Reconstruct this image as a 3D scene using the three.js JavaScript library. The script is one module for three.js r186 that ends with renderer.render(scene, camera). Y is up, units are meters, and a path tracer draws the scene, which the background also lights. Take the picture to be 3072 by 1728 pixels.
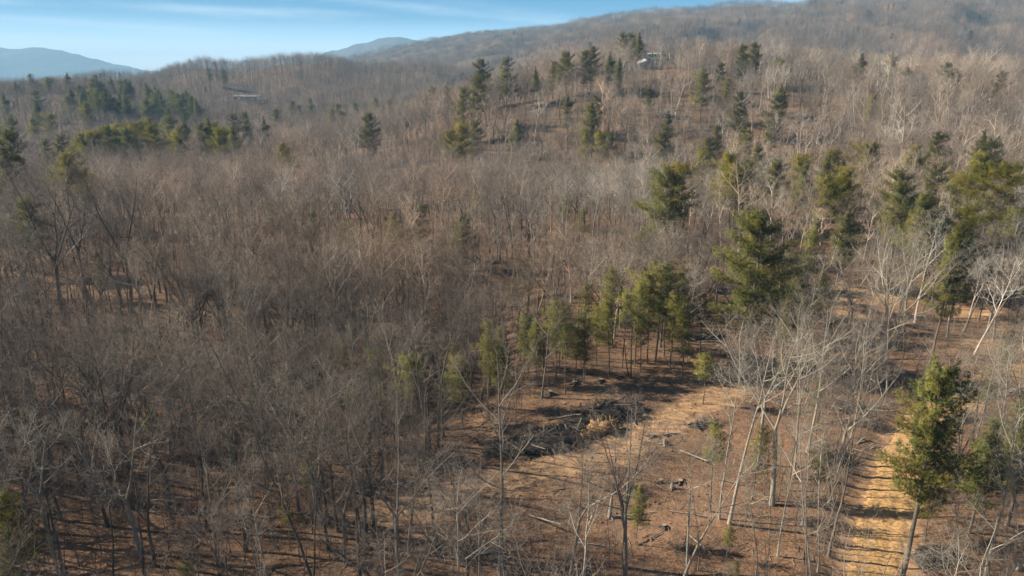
import * as THREE from 'three';
import { createNoise2D } from 'simplex-noise';

// ---------------------------------------------------------------- camera, sky, sun, exposure
const scene = new THREE.Scene();
const EYE = new THREE.Vector3(0, 45, 0);
const camera = new THREE.PerspectiveCamera(45.3, 1024 / 576, 0.5, 16000);
camera.position.copy(EYE);
camera.rotation.set(THREE.MathUtils.degToRad(-16.8), 0, 0);
camera.updateMatrixWorld(true);

const SUN = new THREE.Vector3(-1, 0.66, -0.17).normalize();      // towards the sun: left, a little ahead
const sun = new THREE.DirectionalLight(new THREE.Color().setRGB(1, 0.89, 0.71), 5);
sun.name = 'sun';
sun.position.copy(SUN).multiplyScalar(600).add(new THREE.Vector3(0, 0, -200));
sun.target.position.set(0, 0, -200);
sun.castShadow = true;
sun.shadow.mapSize.set(4096, 4096);
Object.assign(sun.shadow.camera, { left: -500, right: 500, top: 500, bottom: -500, near: 10, far: 2000 });
scene.add(sun, sun.target);

const renderer = new THREE.WebGLRenderer({ antialias: true });
renderer.toneMapping = THREE.LinearToneMapping;
renderer.toneMappingExposure = 2.35;
renderer.shadowMap.enabled = true;

// ---------------------------------------------------------------- helpers: chance and noise
function chance(seed) {
  let a = seed >>> 0;
  return () => { a = (a + 0x6d2b79f5) | 0; let t = Math.imul(a ^ (a >>> 15), 1 | a); t = (t + Math.imul(t ^ (t >>> 7), 61 | t)) ^ t; return ((t ^ (t >>> 14)) >>> 0) / 4294967296; };
}
const noise = createNoise2D(chance(11)), noiseB = createNoise2D(chance(23));
const fbm = (x, y, n = 4) => { let s = 0, a = 0.5; for (let i = 0; i < n; i++) { s += a * noise(x, y); x = x * 2.03 + 17.1; y = y * 2.03 - 9.7; a *= 0.5; } return s; };
const S = (a, b, t) => { t = Math.min(1, Math.max(0, (t - a) / (b - a))); return t * t * (3 - 2 * t); };
const mix = (a, b, t) => a + (b - a) * t;

// ---------------------------------------------------------------- sky: clear winter blue, thin cirrus low down
{
  const W = 2048, H = 1024, data = new Float32Array(W * H * 4);
  const stops = [[-90, 0.109, 0.116, 0.123], [-0.5, 0.424, 0.451, 0.451], [0, 0.818, 0.845, 0.836], [1.5, 0.765, 0.827, 0.853], [3, 0.319, 0.485, 0.611], [4.5, 0.09, 0.23, 0.362], [6, 0.045, 0.165, 0.304], [9, 0.028, 0.113, 0.221], [20, 0.019, 0.069, 0.152], [45, 0.011, 0.042, 0.103], [90, 0.009, 0.031, 0.085]];
  for (let r = 0; r < H; r++) {
    const up = ((r + 0.5) / H - 0.5) * 180;
    let k = 0; while (k < stops.length - 2 && up > stops[k + 1][0]) k++;
    const t = Math.min(1, Math.max(0, (up - stops[k][0]) / (stops[k + 1][0] - stops[k][0])));
    const e = Math.sin(up * Math.PI / 180), ce = Math.cos(up * Math.PI / 180);
    for (let c = 0; c < W; c++) {
      const az = ((c + 0.5) / W - 0.5) * 2 * Math.PI, x = Math.cos(az) * ce, z = Math.sin(az) * ce, o = (r * W + c) * 4;
      const cs = x * SUN.x + e * SUN.y + z * SUN.z, glow = 0.35 * Math.pow(Math.max(0, cs), 8) + 0.12 * Math.max(0, cs);
      let wisp = 0;
      if (up > 0.2) {                                             // cirrus: streaks on a high sheet
        const q = 1 / (e + 0.035), u = x * q, v = z * q;
        const s = fbm(u * 0.22 + 3.1, v * 0.42 + u * 0.3, 5) + 0.5 * fbm(u * 0.05 - 4, v * 0.09 + 2, 3);
        wisp = S(-0.02, 0.8, s) * 0.38 * S(0.2, 1.5, up);
      }
      for (let i = 0; i < 3; i++) {
        let v = mix(stops[k][i + 1], stops[k + 1][i + 1], t);
        v += glow * [0.14, 0.135, 0.12][i];
        data[o + i] = mix(v, Math.max(v, [0.55, 0.61, 0.66][i]), wisp);
      }
      data[o + 3] = 1;
    }
  }
  const t = new THREE.DataTexture(data, W, H, THREE.RGBAFormat, THREE.FloatType);
  t.mapping = THREE.EquirectangularReflectionMapping; t.magFilter = THREE.LinearFilter; t.minFilter = THREE.LinearFilter; t.needsUpdate = true;
  scene.background = t; scene.environment = t;
}
scene.fog = new THREE.FogExp2(new THREE.Color().setRGB(0.36, 0.68, 1.0), 1.35e-4);

// ---------------------------------------------------------------- the lie of the land: height at x, and D metres ahead (D = -z)
const RIDGE = [[-330, 3650, 228], [-150, 3200, 236], [30, 2900, 228], [130, 2700, 230], [310, 2400, 212], [440, 2150, 206], [600, 1950, 205], [800, 1850, 205], [1050, 1750, 205], [1500, 1650, 215]];
function mountain(x, D) {
  let best = 1e9, hr = 0, along = 0, run = 0;
  for (let i = 0; i + 1 < RIDGE.length; i++) {
    const [x0, d0, h0] = RIDGE[i], [x1, d1, h1] = RIDGE[i + 1], ex = x1 - x0, ed = d1 - d0, L = Math.hypot(ex, ed);
    const t = Math.min(1, Math.max(0, ((x - x0) * ex + (D - d0) * ed) / (L * L))), d = Math.hypot(x - x0 - ex * t, D - d0 - ed * t);
    if (d < best) { best = d; hr = mix(h0, h1, t); along = run + L * t; }
    run += L;
  }
  const W = 1150, spur = noise(along / 210 + 0.0006 * best, best / 1500), k = Math.min(1, best / W);
  const fall = Math.max(0, 1 - k * (1 + 0.10 * spur)), body = Math.pow(fall, 1.15) * hr;
  return body + (spur * 40 + 17 * noise(along / 95, best / 300)) * Math.sin(Math.PI * Math.min(1, k * 1.05)) * S(0, 0.15, k) + 9 * noiseB(along / 130, 3.3) * (1 - k);
}
const TRACK = [[29, 20], [30, 42], [34.3, 54.8], [39.8, 63.6], [44.5, 70.6], [48.7, 76.1], [53.5, 82.5], [60, 89], [68.5, 95], [79, 101], [95, 108]];   // centre line of the dirt track, x and D
function trackAt(x, D) {                                          // [distance from the centre line, distance along it]
  let best = 1e9, along = 0, run = 0;
  for (let i = 0; i + 1 < TRACK.length; i++) {
    const [x0, d0] = TRACK[i], [x1, d1] = TRACK[i + 1], ex = x1 - x0, ed = d1 - d0, L = Math.hypot(ex, ed);
    const t = Math.min(1, Math.max(0, ((x - x0) * ex + (D - d0) * ed) / (L * L))), d = Math.hypot(x - x0 - ex * t, D - d0 - ed * t);
    if (d < best) { best = d; along = run + L * t; }
    run += L;
  }
  return [best, along];
}
const HILL = [[-785, 22], [-696, 28], [-630, 35], [-573, 40], [-525, 53], [-488, 57], [-459, 53], [-438, 50], [-398, 56], [-358, 62], [-319, 63], [-288, 58], [-241, 49], [-154, 40], [-67, 26]];                  // skyline of the middle hill: x and height at D = 1150
function hillTop(x) { for (let i = 0; i + 1 < HILL.length; i++) if (x <= HILL[i + 1][0]) return mix(HILL[i][1], HILL[i + 1][1], S(HILL[i][0], HILL[i + 1][0], x)); return HILL[HILL.length - 1][1]; }
const GULLY = [[-110, 104], [-62, 90], [-36, 85], [-14, 93], [-4, 112], [2, 140]];
function gully(x, D) {
  if (D > 170 || D < 60 || x > 30) return 0;
  let b = 1e9; for (let i = 0; i + 1 < GULLY.length; i++) { const [x0, d0] = GULLY[i], [x1, d1] = GULLY[i + 1], ex = x1 - x0, ed = d1 - d0, t = Math.min(1, Math.max(0, ((x - x0) * ex + (D - d0) * ed) / (ex * ex + ed * ed))); b = Math.min(b, Math.hypot(x - x0 - ex * t, D - d0 - ed * t)); }
  return 4.5 * Math.exp(-((b / 8.5) ** 2)) * S(4, -16, x - (D > 92 ? 8 : 0));
}
function height(x, z) {
  const D = -z;
  let h = 1.6 * fbm(x / 70 + 5, D / 70 - 3, 3) * S(10, 60, Math.abs(x - 20) + 20);
  h += 4 * S(-18, -75, x) * S(48, 80, D) * (1 - S(135, 195, D)) - gully(x, D) + (5 * S(120, 195, D) - 11 * S(205, 275, D) * (1 - S(300, 420, D))) * (1 - S(70, 170, x));     // the left slope with its gully, a low rise across
  const right = S(-180, 110, x - (D - 450) * 0.12);
  h += (50 - 8 * S(115, 270, x)) * right * mix(S(235, 485, D), S(150, 480, D), S(70, 190, x)) * (1 - 0.5 * S(500, 760, D));
  h += -11 * S(260, 430, D) * (1 - right) * (1 - S(3000, 5000, D) * 0.5);
  h += 32 * S(-315, -470, x) * Math.exp(-(((D - 800) / 220) ** 2)) + 6 * Math.exp(-(((x + 330) / 120) ** 2) - ((D - 700) / 120) ** 2);
  if (D > 600 && D < 1800 && x < 60) h = mix(h, hillTop(x * 1150 / Math.max(700, D)), Math.exp(-(((D - 1150) / 215) ** 2)) * (1 - S(-120, 40, x)));
  if (D > 500) h += mountain(x, D) * S(500, 900, D);
  if (D < 130 && x > 15) { const d = trackAt(x, D)[0]; if (d < 7) h -= 0.9 * (1 - S(2.2, 6.5, d)) * (1 - S(95, 118, D)); }
  h += S(260, 700, D) * 9 * fbm(x / 260 - 7, D / 260 + 2, 4);
  return h;
}
const G = (x, D) => height(x, -D);

// ---------------------------------------------------------------- mesh building
class Build {                                                     // collects tapered tubes and small blades into one BufferGeometry
  constructor() { this.p = []; this.n = []; this.c = []; this.u = []; this.i = []; }
  tube(pts, rad, sides, tint, v0 = 0) {
    const m = pts.length, base = this.p.length / 3;
    let ref = Math.abs(pts[m - 1][1] - pts[0][1]) > 0.8 * Math.hypot(pts[m - 1][0] - pts[0][0], pts[m - 1][2] - pts[0][2]) ? [1, 0, 0] : [0, 1, 0], v = v0;
    const tip = rad[m - 1] <= 0;
    for (let k = 0; k < m; k++) {
      const a = pts[Math.max(0, k - 1)], b = pts[Math.min(m - 1, k + 1)];
      let tx = b[0] - a[0], ty = b[1] - a[1], tz = b[2] - a[2], l = Math.hypot(tx, ty, tz) || 1; tx /= l; ty /= l; tz /= l;
      let ux = ty * ref[2] - tz * ref[1], uy = tz * ref[0] - tx * ref[2], uz = tx * ref[1] - ty * ref[0]; l = Math.hypot(ux, uy, uz) || 1; ux /= l; uy /= l; uz /= l;
      const wx = ty * uz - tz * uy, wy = tz * ux - tx * uz, wz = tx * uy - ty * ux;
      if (k) v += Math.hypot(pts[k][0] - pts[k - 1][0], pts[k][1] - pts[k - 1][1], pts[k][2] - pts[k - 1][2]);
      if (k === m - 1 && tip) { this.p.push(...pts[k]); this.n.push(tx, ty, tz); this.c.push(...tint); this.u.push(0.5, v); break; }
      for (let s = 0; s < sides; s++) {
        const q = s / sides * Math.PI * 2, cx = Math.cos(q), sx = Math.sin(q), nx = ux * cx + wx * sx, ny = uy * cx + wy * sx, nz = uz * cx + wz * sx;
        this.p.push(pts[k][0] + nx * rad[k], pts[k][1] + ny * rad[k], pts[k][2] + nz * rad[k]); this.n.push(nx, ny, nz); this.c.push(...tint); this.u.push(s / sides * Math.max(0.3, rad[0] * 6), v);
      }
    }
    for (let k = 0; k + 1 < m; k++) for (let s = 0; s < sides; s++) {
      const a = base + k * sides + s, b = base + k * sides + (s + 1) % sides;
      if (k === m - 2 && tip) this.i.push(a, b, base + (m - 1) * sides);
      else this.i.push(a, b, a + sides, b, b + sides, a + sides);
    }
  }
  blade(x, y, z, dx, dy, dz, len, wide, tint, nx, ny, nz) {        // one needle spray: a slim triangle with the normal of its clump
    let sx = dy * 0.3 - dz, sy = dz * 0.2 - dx * 0.3, sz = dx - dy * 0.2; const l = Math.hypot(sx, sy, sz) || 1; sx *= wide / l; sy *= wide / l; sz *= wide / l;
    const b = this.p.length / 3;
    this.p.push(x - sx, y - sy, z - sz, x + sx, y + sy, z + sz, x + dx * len, y + dy * len, z + dz * len);
    for (let k = 0; k < 3; k++) { this.n.push(nx, ny, nz); this.c.push(...tint); this.u.push(0, 0); }
    this.i.push(b, b + 1, b + 2);
  }
  lump(cx, cy, cz, rx, ry, rz, rough, seed, rows = 7, cols = 10, tint = [1, 1, 1]) {   // an uneven mound or clod
    const b = this.p.length / 3;
    for (let r = 0; r <= rows; r++) for (let c = 0; c <= cols; c++) {
      const t = r / rows * Math.PI, f = c / cols * Math.PI * 2, x = Math.sin(t) * Math.cos(f), y = Math.cos(t), z = Math.sin(t) * Math.sin(f);
      const k = 1 + rough * (noise(x * 1.7 + seed, y * 1.7 + z * 1.3 - seed) + 0.5 * noiseB(x * 4 + seed, z * 4 + y * 3));
      this.p.push(cx + x * rx * k, cy + y * ry * k, cz + z * rz * k); this.n.push(x, y, z); this.c.push(...tint); this.u.push(c / cols * 3, r / rows * 2);
      if (r < rows && c < cols) { const a = b + r * (cols + 1) + c; this.i.push(a, a + 1, a + cols + 1, a + 1, a + cols + 2, a + cols + 1); }
    }
  }
  done(recompute = false) {
    const g = new THREE.BufferGeometry();
    g.setAttribute('position', new THREE.Float32BufferAttribute(this.p, 3)); g.setAttribute('normal', new THREE.Float32BufferAttribute(this.n, 3));
    g.setAttribute('color', new THREE.Float32BufferAttribute(this.c, 3)); g.setAttribute('uv', new THREE.Float32BufferAttribute(this.u, 2)); g.setIndex(this.i);
    if (recompute) g.computeVertexNormals();
    return g;
  }
}
const norm = (v) => { const l = Math.hypot(v[0], v[1], v[2]) || 1; return [v[0] / l, v[1] / l, v[2] / l]; };
function swerve(d, angle, az) {                                    // a direction at an angle from d
  const ref = Math.abs(d[1]) < 0.9 ? [0, 1, 0] : [1, 0, 0];
  const u = norm([d[1] * ref[2] - d[2] * ref[1], d[2] * ref[0] - d[0] * ref[2], d[0] * ref[1] - d[1] * ref[0]]), w = [d[1] * u[2] - d[2] * u[1], d[2] * u[0] - d[0] * u[2], d[0] * u[1] - d[1] * u[0]];
  const c = Math.cos(angle), s = Math.sin(angle), ca = Math.cos(az), sa = Math.sin(az);
  return norm([0, 1, 2].map((k) => d[k] * c + (u[k] * ca + w[k] * sa) * s));
}
const greyTint = (r, lo = 0.75, hi = 1.25) => { const k = mix(lo, hi, r()), w = (r() - 0.5) * 0.12; return [k * (1 + w), k, k * (1 - w)]; };

// A bare broadleaf tree, foot at the origin. o: H, R, base (share of clear stem), fork (share of height where the stem divides, 0 = none), stems, lean, spread, count [limbs, branches, twigs, twiglets], thick
function bareTree(seed, o) {
  const r = chance(seed), wood = new Build(), crown = new Build(), thick = o.thick ?? 1;
  const SEG = o.seg ?? [10, 5, 3, 2, 1], SIDES = o.sides ?? [7, 5, 3, 3, 3], UP = [0.05, 0.09, 0.05, 0.02, 0], WOB = [o.wobble ?? 0.08, 0.22, 0.28, 0.3, 0.1];
  const ANG = [0, o.angle ?? 0.88, 0.88, 0.85, 0.8];
  function grow(p, d, L, r0, r1, level, from, rank) {
    const n = SEG[level], pts = [p], rad = [r0], tint = level === 0 ? greyTint(r, 0.85, 1.15) : level < 3 ? greyTint(r, 0.55, (o.bright ?? 1.9)) : greyTint(r, 0.7, 1.35);
    for (let k = 1; k <= n; k++) {
      d = norm([d[0] + (r() - 0.5) * 2 * WOB[level], d[1] + (r() - 0.5) * WOB[level] + UP[level], d[2] + (r() - 0.5) * 2 * WOB[level]]);
      const q = pts[k - 1]; pts.push([q[0] + d[0] * L / n, q[1] + d[1] * L / n, q[2] + d[2] * L / n]);
      rad.push(mix(r0, r1, Math.pow(k / n, 0.85)));
    }
    if (level === 0 && rank === 0) { rad[0] = r0 * 1.35; }
    (level < 3 ? wood : crown).tube(pts, rad, SIDES[level], tint);
    if (level >= (o.depth ?? 4)) return;
    let m = o.count[level]; if (level === 0 && rank) m = Math.max(3, Math.round(m * 0.62)); if (level > 0) m = Math.max(2, Math.round(m * mix(0.7, 1.25, r())));
    let az = r() * 6.28;
    for (let k = 0; k < m; k++) {
      const t = Math.min(0.99, from + (1 - from) * (k + 0.3 + 0.6 * r()) / m), f = t * n, i = Math.min(n - 1, Math.floor(f)), e = f - i;
      const at = [0, 1, 2].map((c) => mix(pts[i][c], pts[i + 1][c], e)), dir = norm([0, 1, 2].map((c) => pts[i + 1][c] - pts[i][c])), rr = mix(rad[i], rad[i + 1], e);
      az += 2.4 + (r() - 0.5) * 1.2;
      const shape = level === 0 ? Math.max(0.3, Math.pow(Math.sin(Math.PI * Math.min(1, 0.28 + 0.62 * (t - from) / (1 - from))), 0.8)) * mix(0.7, 1.2, r()) : mix(0.6, 1.15, r()) * (1.1 - 0.55 * t);
      const len = (level === 0 ? o.H * (o.spread ?? 0.3) : L * [0, 0.55, 0.55, 0.62][level]) * shape;
      const nr = [Math.min(rr * 0.66, o.R * 0.46), Math.min(rr * 0.66, 0.05 * thick), Math.min(rr * 0.7, 0.021 * thick), 0.0088 * thick][level] * mix(0.8, 1.15, r());
      const nd = swerve(dir, ANG[level + 1] * mix(0.7, 1.25, r()), az);
      grow(at, nd, len, nr, level + 1 >= (o.depth ?? 4) ? 0 : nr * (level >= 2 ? 0 : 0.3), level + 1, level === 0 ? 0.22 : 0.15, 1);
    }
  }
  const lean = o.lean ?? 0, d0 = norm([Math.sin(lean) * (o.leanX ?? 1), Math.cos(lean), Math.sin(lean) * (o.leanZ ?? 0)]);
  const stems = o.stems ?? 1;
  for (let s = 0; s < stems; s++) {
    const dir = stems > 1 ? swerve(d0, 0.1 + 0.12 * r(), s * 6.28 / stems + r()) : d0, foot = stems > 1 ? [Math.cos(s * 3.1) * o.R * 0.9, -0.3, Math.sin(s * 3.1) * o.R * 0.9] : [0, -0.3, 0];
    const k = stems > 1 ? mix(0.75, 1, r()) : 1;
    if (o.fork) {
      const L = o.H * o.fork, keep = wood.p.length, saved = o.count;
      const pts = [foot], rad = [o.R * 1.35 * k]; let d = dir;
      for (let i = 1; i <= 6; i++) { d = norm([d[0] + (r() - 0.5) * 0.1, d[1] + 0.03, d[2] + (r() - 0.5) * 0.1]); const q = pts[i - 1]; pts.push([q[0] + d[0] * L / 6, q[1] + d[1] * L / 6, q[2] + d[2] * L / 6]); rad.push(o.R * k * mix(1, 0.82, i / 6)); }
      wood.tube(pts, rad, SIDES[0], greyTint(r, 0.85, 1.15));
      const top = pts[6], nf = o.leaders ?? 2, a0 = o.forkAz ?? r() * 6.28;
      for (let f = 0; f < nf; f++) grow(top, swerve(d, (o.forkAngle ?? 0.42) * mix(0.75, 1.2, r()), a0 + f * 6.28 / nf), o.H * (1 - o.fork) * mix(0.88, 1.05, r()), o.R * k * (nf > 2 ? 0.56 : 0.66), 0.02, 0, 0.12, f ? 1 : 1);
      void keep; void saved;
    } else grow(foot, dir, o.H * k, o.R * k, 0.02, 0, o.base ?? 0.45, 0);
  }
  return { wood: wood.done(), crown: crown.done() };
}

// A pine, foot at the origin. o: H, R, base (share of bare stem), reach (longest branch), gap between whorls, per whorl, tufts per metre, blade length and width, round (crown shape), droop
function pineTree(seed, o) {
  const r = chance(seed), wood = new Build(), needles = new Build();
  const pts = [], rad = [], n = 8; let x = 0, z = 0;
  for (let k = 0; k <= n; k++) { pts.push([x, k / n * o.H - (k ? 0 : 0.3), z]); rad.push(k === n ? 0.015 : mix(o.R, 0.03, Math.pow(k / n, 1.1)) * (k ? 1 : 1.25)); x += (r() - 0.5) * 0.022 * o.H * (o.bend ?? 0.6); z += (r() - 0.5) * 0.022 * o.H * (o.bend ?? 0.6); }
  wood.tube(pts, rad, o.sides ?? 7, [1, 1, 1]);
  const onStem = (y) => { const f = Math.min(n - 0.001, Math.max(0, y / o.H * n)), i = Math.floor(f), e = f - i; return [mix(pts[i][0], pts[i + 1][0], e), y, mix(pts[i][2], pts[i + 1][2], e)]; };
  if (o.dead) for (let k = 0; k < o.dead; k++) {                     // short dead branches on the bare stem
    const y = o.H * mix(0.12, o.base, r()), p = onStem(y), a = r() * 6.28, l = mix(0.4, 1.6, r()); wood.tube([p, [p[0] + Math.cos(a) * l, y - 0.15 * l + r() * 0.2, p[2] + Math.sin(a) * l]], [0.022, 0], 3, [0.8, 0.8, 0.8]);
  }
  let y = o.H * o.base, turn = r() * 6; const side0 = r() * 6.28, lop = o.lop ?? 0.22;
  while (y < o.H - 0.25) {
    const t = (y - o.H * o.base) / (o.H * (1 - o.base));
    const prof = o.round ? Math.pow(Math.sin(Math.PI * Math.min(1, 0.18 + 0.82 * t)), 0.7) * (1 - 0.25 * t) + 0.06 : o.plume ? Math.min(1, 0.6 + t * 1.8) * Math.pow(1 - t, 0.5) * 0.92 + 0.08 : Math.min(1, 0.55 + t * 2.2) * Math.pow(1 - t, 0.72) + 0.05;
    turn += 0.9;
    const layer = mix(0.78, 1.15, r());
    for (let b = 0; b < o.whorl; b++) {
      const az = turn + b * 6.283 / o.whorl + (r() - 0.5) * 0.7, L = o.reach * prof * layer * mix(o.ragged ?? 0.5, 1.15, r()) * (1 + lop * Math.cos(az - side0));
      if (r() < (o.missing ?? 0.12)) continue;
      const rise = mix(-0.12, 0.28, r()) + 0.55 * t - (o.droop ?? 0), p0 = onStem(Math.min(o.H - 0.1, y + (r() - 0.5) * o.gap * (o.loose ?? 1.6))), m = 3, bp = [p0]; let q = p0, dy = rise;
      const ax = Math.cos(az), azz = Math.sin(az);
      for (let k = 1; k <= m; k++) { dy += 0.07; q = [q[0] + ax * L / m, q[1] + dy * L / m, q[2] + azz * L / m]; bp.push(q); }
      wood.tube(bp, bp.map((_, k) => Math.max(0, 0.012 + 0.008 * L) * (1 - k / m)), 3, [0.8, 0.8, 0.8]);
      const count = Math.max(2, Math.round(L * o.tufts));
      const tintB = mix(0.75, 1.25, r()), warm = (r() - 0.5) * 0.25;
      for (let k = 0; k < count; k++) {
        const s = Math.pow(mix(o.inner ?? 0.06, 1, (k + r()) / count), 0.75), f = s * m, i = Math.min(m - 1, Math.floor(f)), e = f - i;
        const side = (r() - 0.5) * 2 * 0.5 * L * (1.15 - s) * (0.35 + s), up = (r() - 0.4) * 0.55 * (o.fluff ?? 1) * (0.4 + s);
        const cx = mix(bp[i][0], bp[i + 1][0], e) - azz * side, cy = mix(bp[i][1], bp[i + 1][1], e) + up - Math.abs(side) * 0.05, cz = mix(bp[i][2], bp[i + 1][2], e) + ax * side;
        const tint = tintB * mix(0.75, 1.3, r()), tc = [tint * (1 + warm), tint, tint * (1 - warm * 0.6)];
        const out = norm([ax * 0.7 + (r() - 0.5), 0.75 + (r() - 0.5) * 0.6, azz * 0.7 + (r() - 0.5)]);
        for (let w = 0; w < o.blades; w++) {
          const d = norm([out[0] * 0.6 + (r() - 0.5) * 1.6, out[1] * 0.6 + (r() - 0.5) * 1.3, out[2] * 0.6 + (r() - 0.5) * 1.6]), nn = norm([d[0] * 0.5 + out[0], d[1] * 0.5 + out[1], d[2] * 0.5 + out[2]]);
          needles.blade(cx, cy, cz, d[0], d[1], d[2], o.len * mix(0.7, 1.2, r()), o.wide, tc, nn[0], nn[1], nn[2]);
        }
      }
    }
    y += o.gap * mix(0.75, 1.25, r()) * mix(1, 0.7, t);
  }
  return { wood: wood.done(), crown: needles.done() };
}
const merge = (list) => {                                          // joins the wood and the crown of one far tree, or several far trees of one clump
  const out = new Build();
  for (const [g, x = 0, y = 0, z = 0, s = 1, a = 0, tint = [1, 1, 1]] of list) {
    const b = out.p.length / 3, P = g.attributes.position.array, N = g.attributes.normal.array, C = g.attributes.color.array, c = Math.cos(a), q = Math.sin(a);
    for (let k = 0; k < P.length; k += 3) {
      out.p.push((P[k] * c + P[k + 2] * q) * s + x, P[k + 1] * s + y, (P[k + 2] * c - P[k] * q) * s + z); out.n.push(N[k] * c + N[k + 2] * q, N[k + 1], N[k + 2] * c - N[k] * q); out.c.push(C[k] * tint[0], C[k + 1] * tint[1], C[k + 2] * tint[2]);
    }
    for (let k = 0; k < P.length / 3; k++) out.u.push(0, 0);
    for (const k of g.index.array) out.i.push(b + k);
  }
  return out.done();
};

// ---------------------------------------------------------------- materials
const rgb = (r, g, b) => new THREE.Color().setRGB(r, g, b);
const mat = (name, c, o = {}) => { const m = new THREE.MeshStandardMaterial({ color: rgb(...c), roughness: 0.95, metalness: 0, ...o }); m.name = name; return m; };
function texture(w, h, fill, srgb = true, repeat = true) {
  const d = new Uint8Array(w * h * 4), px = [0, 0, 0];
  for (let y = 0; y < h; y++) for (let x = 0; x < w; x++) { fill(x, y, px); const o = (y * w + x) * 4; for (let k = 0; k < 3; k++) { let v = Math.min(1, Math.max(0, px[k])); if (srgb) v = v <= 0.0031308 ? v * 12.92 : 1.055 * Math.pow(v, 1 / 2.4) - 0.055; d[o + k] = v * 255; } d[o + 3] = 255; }
  const t = new THREE.DataTexture(d, w, h, THREE.RGBAFormat); t.colorSpace = srgb ? THREE.SRGBColorSpace : THREE.NoColorSpace; t.magFilter = THREE.LinearFilter; t.minFilter = THREE.LinearMipmapLinearFilter; t.generateMipmaps = true;
  if (repeat) t.wrapS = t.wrapT = THREE.RepeatWrapping; t.needsUpdate = true; return t;
}
const tile = (f, w) => (x, y) => { const a = x / w, b = y / w; return mix(mix(f(x, y), f(x - w, y), S(0.75, 1, a)), mix(f(x, y - w), f(x - w, y - w), S(0.75, 1, a)), S(0.75, 1, b)); };
const barkMap = (() => {                                            // bark: upright plates and pale lichen spots
  const f = tile((x, y) => noise(x / 6, y / 40) * 0.5 + noise(x / 2.2, y / 9) * 0.3, 128), g = tile((x, y) => fbm(x / 26 + 9, y / 30, 3), 128);
  return texture(128, 128, (x, y, p) => { const k = 0.85 + 0.28 * f(x, y), l = S(0.1, 0.35, g(x, y)) * 0.35; p[0] = k * (0.8 + l); p[1] = k * (0.8 + l); p[2] = k * (0.8 + l * 0.9); });
})();
const bark = (name, c) => { const m = mat(name, c, { vertexColors: true, map: barkMap }); return m; };
const BARK = { dark: bark('dark bark', [0.105, 0.088, 0.072]), grey: bark('grey bark', [0.204, 0.175, 0.142]), pale: bark('pale bark', [0.365, 0.329, 0.270]) };
const TWIG = { dark: mat('dark twigs', [0.120, 0.093, 0.077], { vertexColors: true }), grey: mat('grey twigs', [0.197, 0.157, 0.128], { vertexColors: true }), pale: mat('pale twigs', [0.241, 0.204, 0.164], { vertexColors: true }) };
const needle = (name, c) => { const m = new THREE.MeshPhysicalMaterial({ color: rgb(...c), roughness: 1, vertexColors: true, side: THREE.DoubleSide, transmission: 0.4, thickness: 0, specularIntensity: 0.05 }); m.name = name; return m; };
const NEEDLE = { W: needle('soft green needles', [0.17, 0.165, 0.045]), D: needle('dark green needles', [0.138, 0.14, 0.042]), Y: needle('yellow green needles', [0.235, 0.212, 0.034]), P: needle('fresh green needles', [0.19, 0.185, 0.045]) };
const PINEBARK = bark('pine bark', [0.20, 0.165, 0.13]);

// ---------------------------------------------------------------- the ground
const put = (o, name, data) => { o.name = name; Object.assign(o.userData, data); o.traverse((q) => { q.castShadow = q.receiveShadow = true; }); scene.add(o); return o; };
const STRIP = [[-13, 64.5], [-9, 67.3], [1, 72.3], [10.8, 75.5], [18, 82], [25.8, 90.2], [34, 96]];   // the bare soil that crosses the clearing
const OPENINGS = [[73, 140, 13], [95, 134, 9], [66, 128, 8], [84, 112, 8], [-88, 133, 9], [-60, 118, 6]];
function toLine(line, x, D) { let b = 1e9; for (let i = 0; i + 1 < line.length; i++) { const [x0, d0] = line[i], [x1, d1] = line[i + 1], ex = x1 - x0, ed = d1 - d0, t = Math.min(1, Math.max(0, ((x - x0) * ex + (D - d0) * ed) / (ex * ex + ed * ed))); b = Math.min(b, Math.hypot(x - x0 - ex * t, D - d0 - ed * t)); } return b; }
const CLEAR = [[-13, 61], [-14, 69], [-6, 77], [2, 85], [6, 93], [12, 97.5], [37, 105], [41, 98], [35, 86], [32, 76], [26, 66], [16, 58.5], [0, 58]];
const inside = (poly, x, y) => { let c = false; for (let i = 0, j = poly.length - 1; i < poly.length; j = i++) if ((poly[i][1] > y) !== (poly[j][1] > y) && x < (poly[j][0] - poly[i][0]) * (y - poly[i][1]) / (poly[j][1] - poly[i][1]) + poly[i][0]) c = !c; return c; };
const GX0 = -112, GX1 = 118, GD0 = 14, GD1 = 244;                    // the near ground, 230 m square
const soilAt = (x, D) => {                                          // how bare the soil is: strip, openings, shoulders of the track
  let s = (1 - S(0.8, 3.8, toLine(STRIP, x, D) + 1.8 * noise(x / 4, D / 2.2) + 1.1 * noiseB(x / 1.1, D / 0.8))) * 0.9;
  for (const [ox, od, orad] of OPENINGS) s = Math.max(s, (1 - S(0.5, 1, Math.hypot(x - ox, (D - od) * 1.5) / orad + 0.22 * noise(x / 4 + 3, D / 3))) * 0.85);
  const t = trackAt(x, D)[0];
  return Math.max(s, (1 - S(2.2, 4.4, t + 0.9 * noise(x / 1.7, D / 1.7 + 8))) * 0.9);
};
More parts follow.
